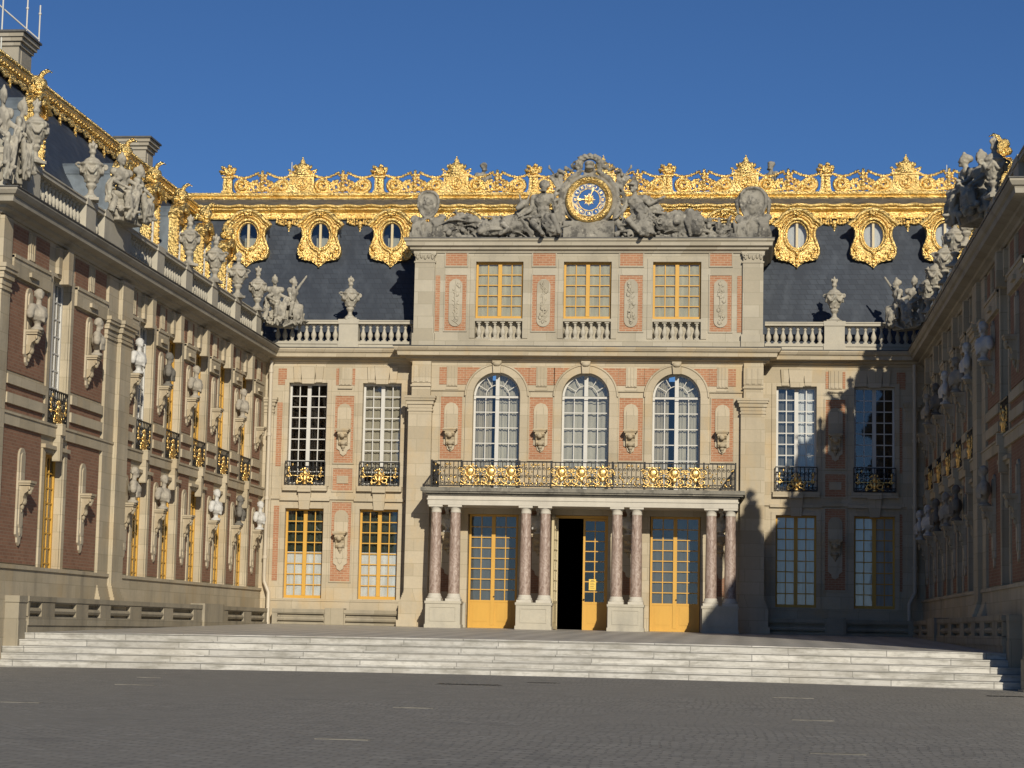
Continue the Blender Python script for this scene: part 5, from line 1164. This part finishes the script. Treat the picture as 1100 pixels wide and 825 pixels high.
# far statues showing above the roof crest
hs = MB(); human(hs, (0, 0, 1.0), (0, 0, 1.55), (0, -.05, 2.0), (-.15, -.25, .55), (-.15, -.1, .05), (.15, -.2, .55), (.2, 0, .05), (-.4, -.1, 1.3), (-.3, -.3, 1.0), (.4, -.1, 1.3), (.5, -.3, 1.5), 1.25, 'curly')
drape(hs, (0, -.1, 1.1), (0, -.15, .0), .6, 7, .08, .1, 2); hs.box(-.4, .4, -.4, .4, -.2, .06)
hsm = sculpt(hs, 'roof_statue', 'weathered_stone', .04, .02, .12)
put('roof_statue', hsm, 'dark stone head rising behind the gilded crest left of the clock', 'statue', (-5.05, 7.5, 17.0), .6, 'roof statues behind the crest')
put('roof_statue', hsm, 'dark stone figure rising behind the gilded crest above the right shield', 'statue', (6.85, 7.5, 17.0), -.9, 'roof statues behind the crest')
fl = thing('flag', 'small white flag on a pole beyond the right end of the gilded crest', 'flag', (13.3, 9, 16.8))
MB().tube([(0, 0, 0), (0, 0, 2.0)], .03, 6).obj('pole', 'white_paint', fl)
v = [(-.02-.75*i/8, .08*math.sin(i*.9), 1.95-.15*i/8-.42*j) for i in range(9) for j in (0, 1)]
MB().add(v, [(2*i, 2*i+1, 2*i+3, 2*i+2) for i in range(8)], True).obj('cloth', 'flag_white', fl, fix=False)

# ------------------------------------------------------------------ stone benches along the walls
def bench(name, label, x0, x1, loc, rz, opens, piers, fy, grp='low stone parapets at the foot of the walls'):
    """low pierced parapet; local x along the wall, front at y=0, back +y; fy(x) gives the floor height"""
    t = thing(name, label, 'stone parapet', loc, rz, grp)
    b = MB(); zl = min(fy(x0), fy(x1))-.1; T_ = .56
    b.box(x0, x1, .0, .5, T_-.13, T_); b.box(x0, x1, .03, .5, T_-.17, T_-.13)
    ZB = .06
    b.box(x0, x1, .03, .5, zl, ZB-.22); b.box(x0, x1, -.0, .5, ZB-.22, ZB)
    e = sorted([x0]+[q for a, c in opens for q in (a, c)]+[x1])
    for a, c in zip(e[::2], e[1::2]): b.box(a, c, .02, .46, ZB-.02, T_-.15)
    for a, c in opens:
        b.extrude_x([(.12, .12), (.05, .135), (.02, .20), (.05, .265), (.12, .28), (.3, .28), (.3, .12)], a, c)
    b.box(x0, x1, .16, .24, zl, T_-.15)
    b.obj('bench', 'bench_stone', t)
    for a, c in piers: MB().box(a, c, -.07, .5, zl+.01, T_+.05).obj('pier', 'bench_stone', t)
fL = lambda u: floor_z(0, u); fR = lambda u: floor_z(0, -u)
OP = [(-26.6, -25.72), (-24.71, -22.97), (-21.94, -20.86), (-19.92, -18.04), (-16.91, -14.52), (-13.47, -11.03), (-6.49, -4.19), (-3.06, -1.0)]
PR = [(-9.97, -7.39)]
bench('stone_parapet', 'low pierced stone parapet along the foot of the sunlit left wing', -26.72, -.6, (-11.70, 0, 0), PI/2, OP, PR, fL)
bench('stone_parapet', 'low pierced stone parapet in shade along the foot of the right wing', .6, 26.77, (11.86, 0, 0), -PI/2, [(-b, -a) for a, b in OP], [(-b, -a) for a, b in PR], fR)
flat = lambda u: -.0
bench('stone_parapet', 'long low stone bench under the windows left of the portico', -11.5, -6.0, (0, -.75, 0), 0, [(-11.3, -9.55), (-8.75, -6.3)], [(-9.5, -8.8)], flat)
bench('stone_parapet', 'long low stone bench in shade under the windows right of the portico', 6.0, 11.9, (0, -.75, 0), 0, [(6.3, 8.75), (9.55, 11.7)], [(8.8, 9.5)], flat)
for s, lb in ((-1, 'square stone pier ending the left parapet beside the steps'), (1, 'square stone pier ending the right parapet beside the steps')):
    xa, xb = (-12.19, -11.76) if s < 0 else (11.97, 12.37)
    b = MB(); b.box(xa, xb, -27.3, -26.75, -1., .40); b.box(xa-.01, xb+.02 if s < 0 else xb, -27.33, -26.7, .40, .56); b.box(xa-.012*(s > 0), xb+.012 if s < 0 else xb, -27.315, -26.73, -1., -.05)
    tag(b.obj('end_pier', 'bench_stone'), lb, 'stone pier', 'stone piers at the ends of the steps')
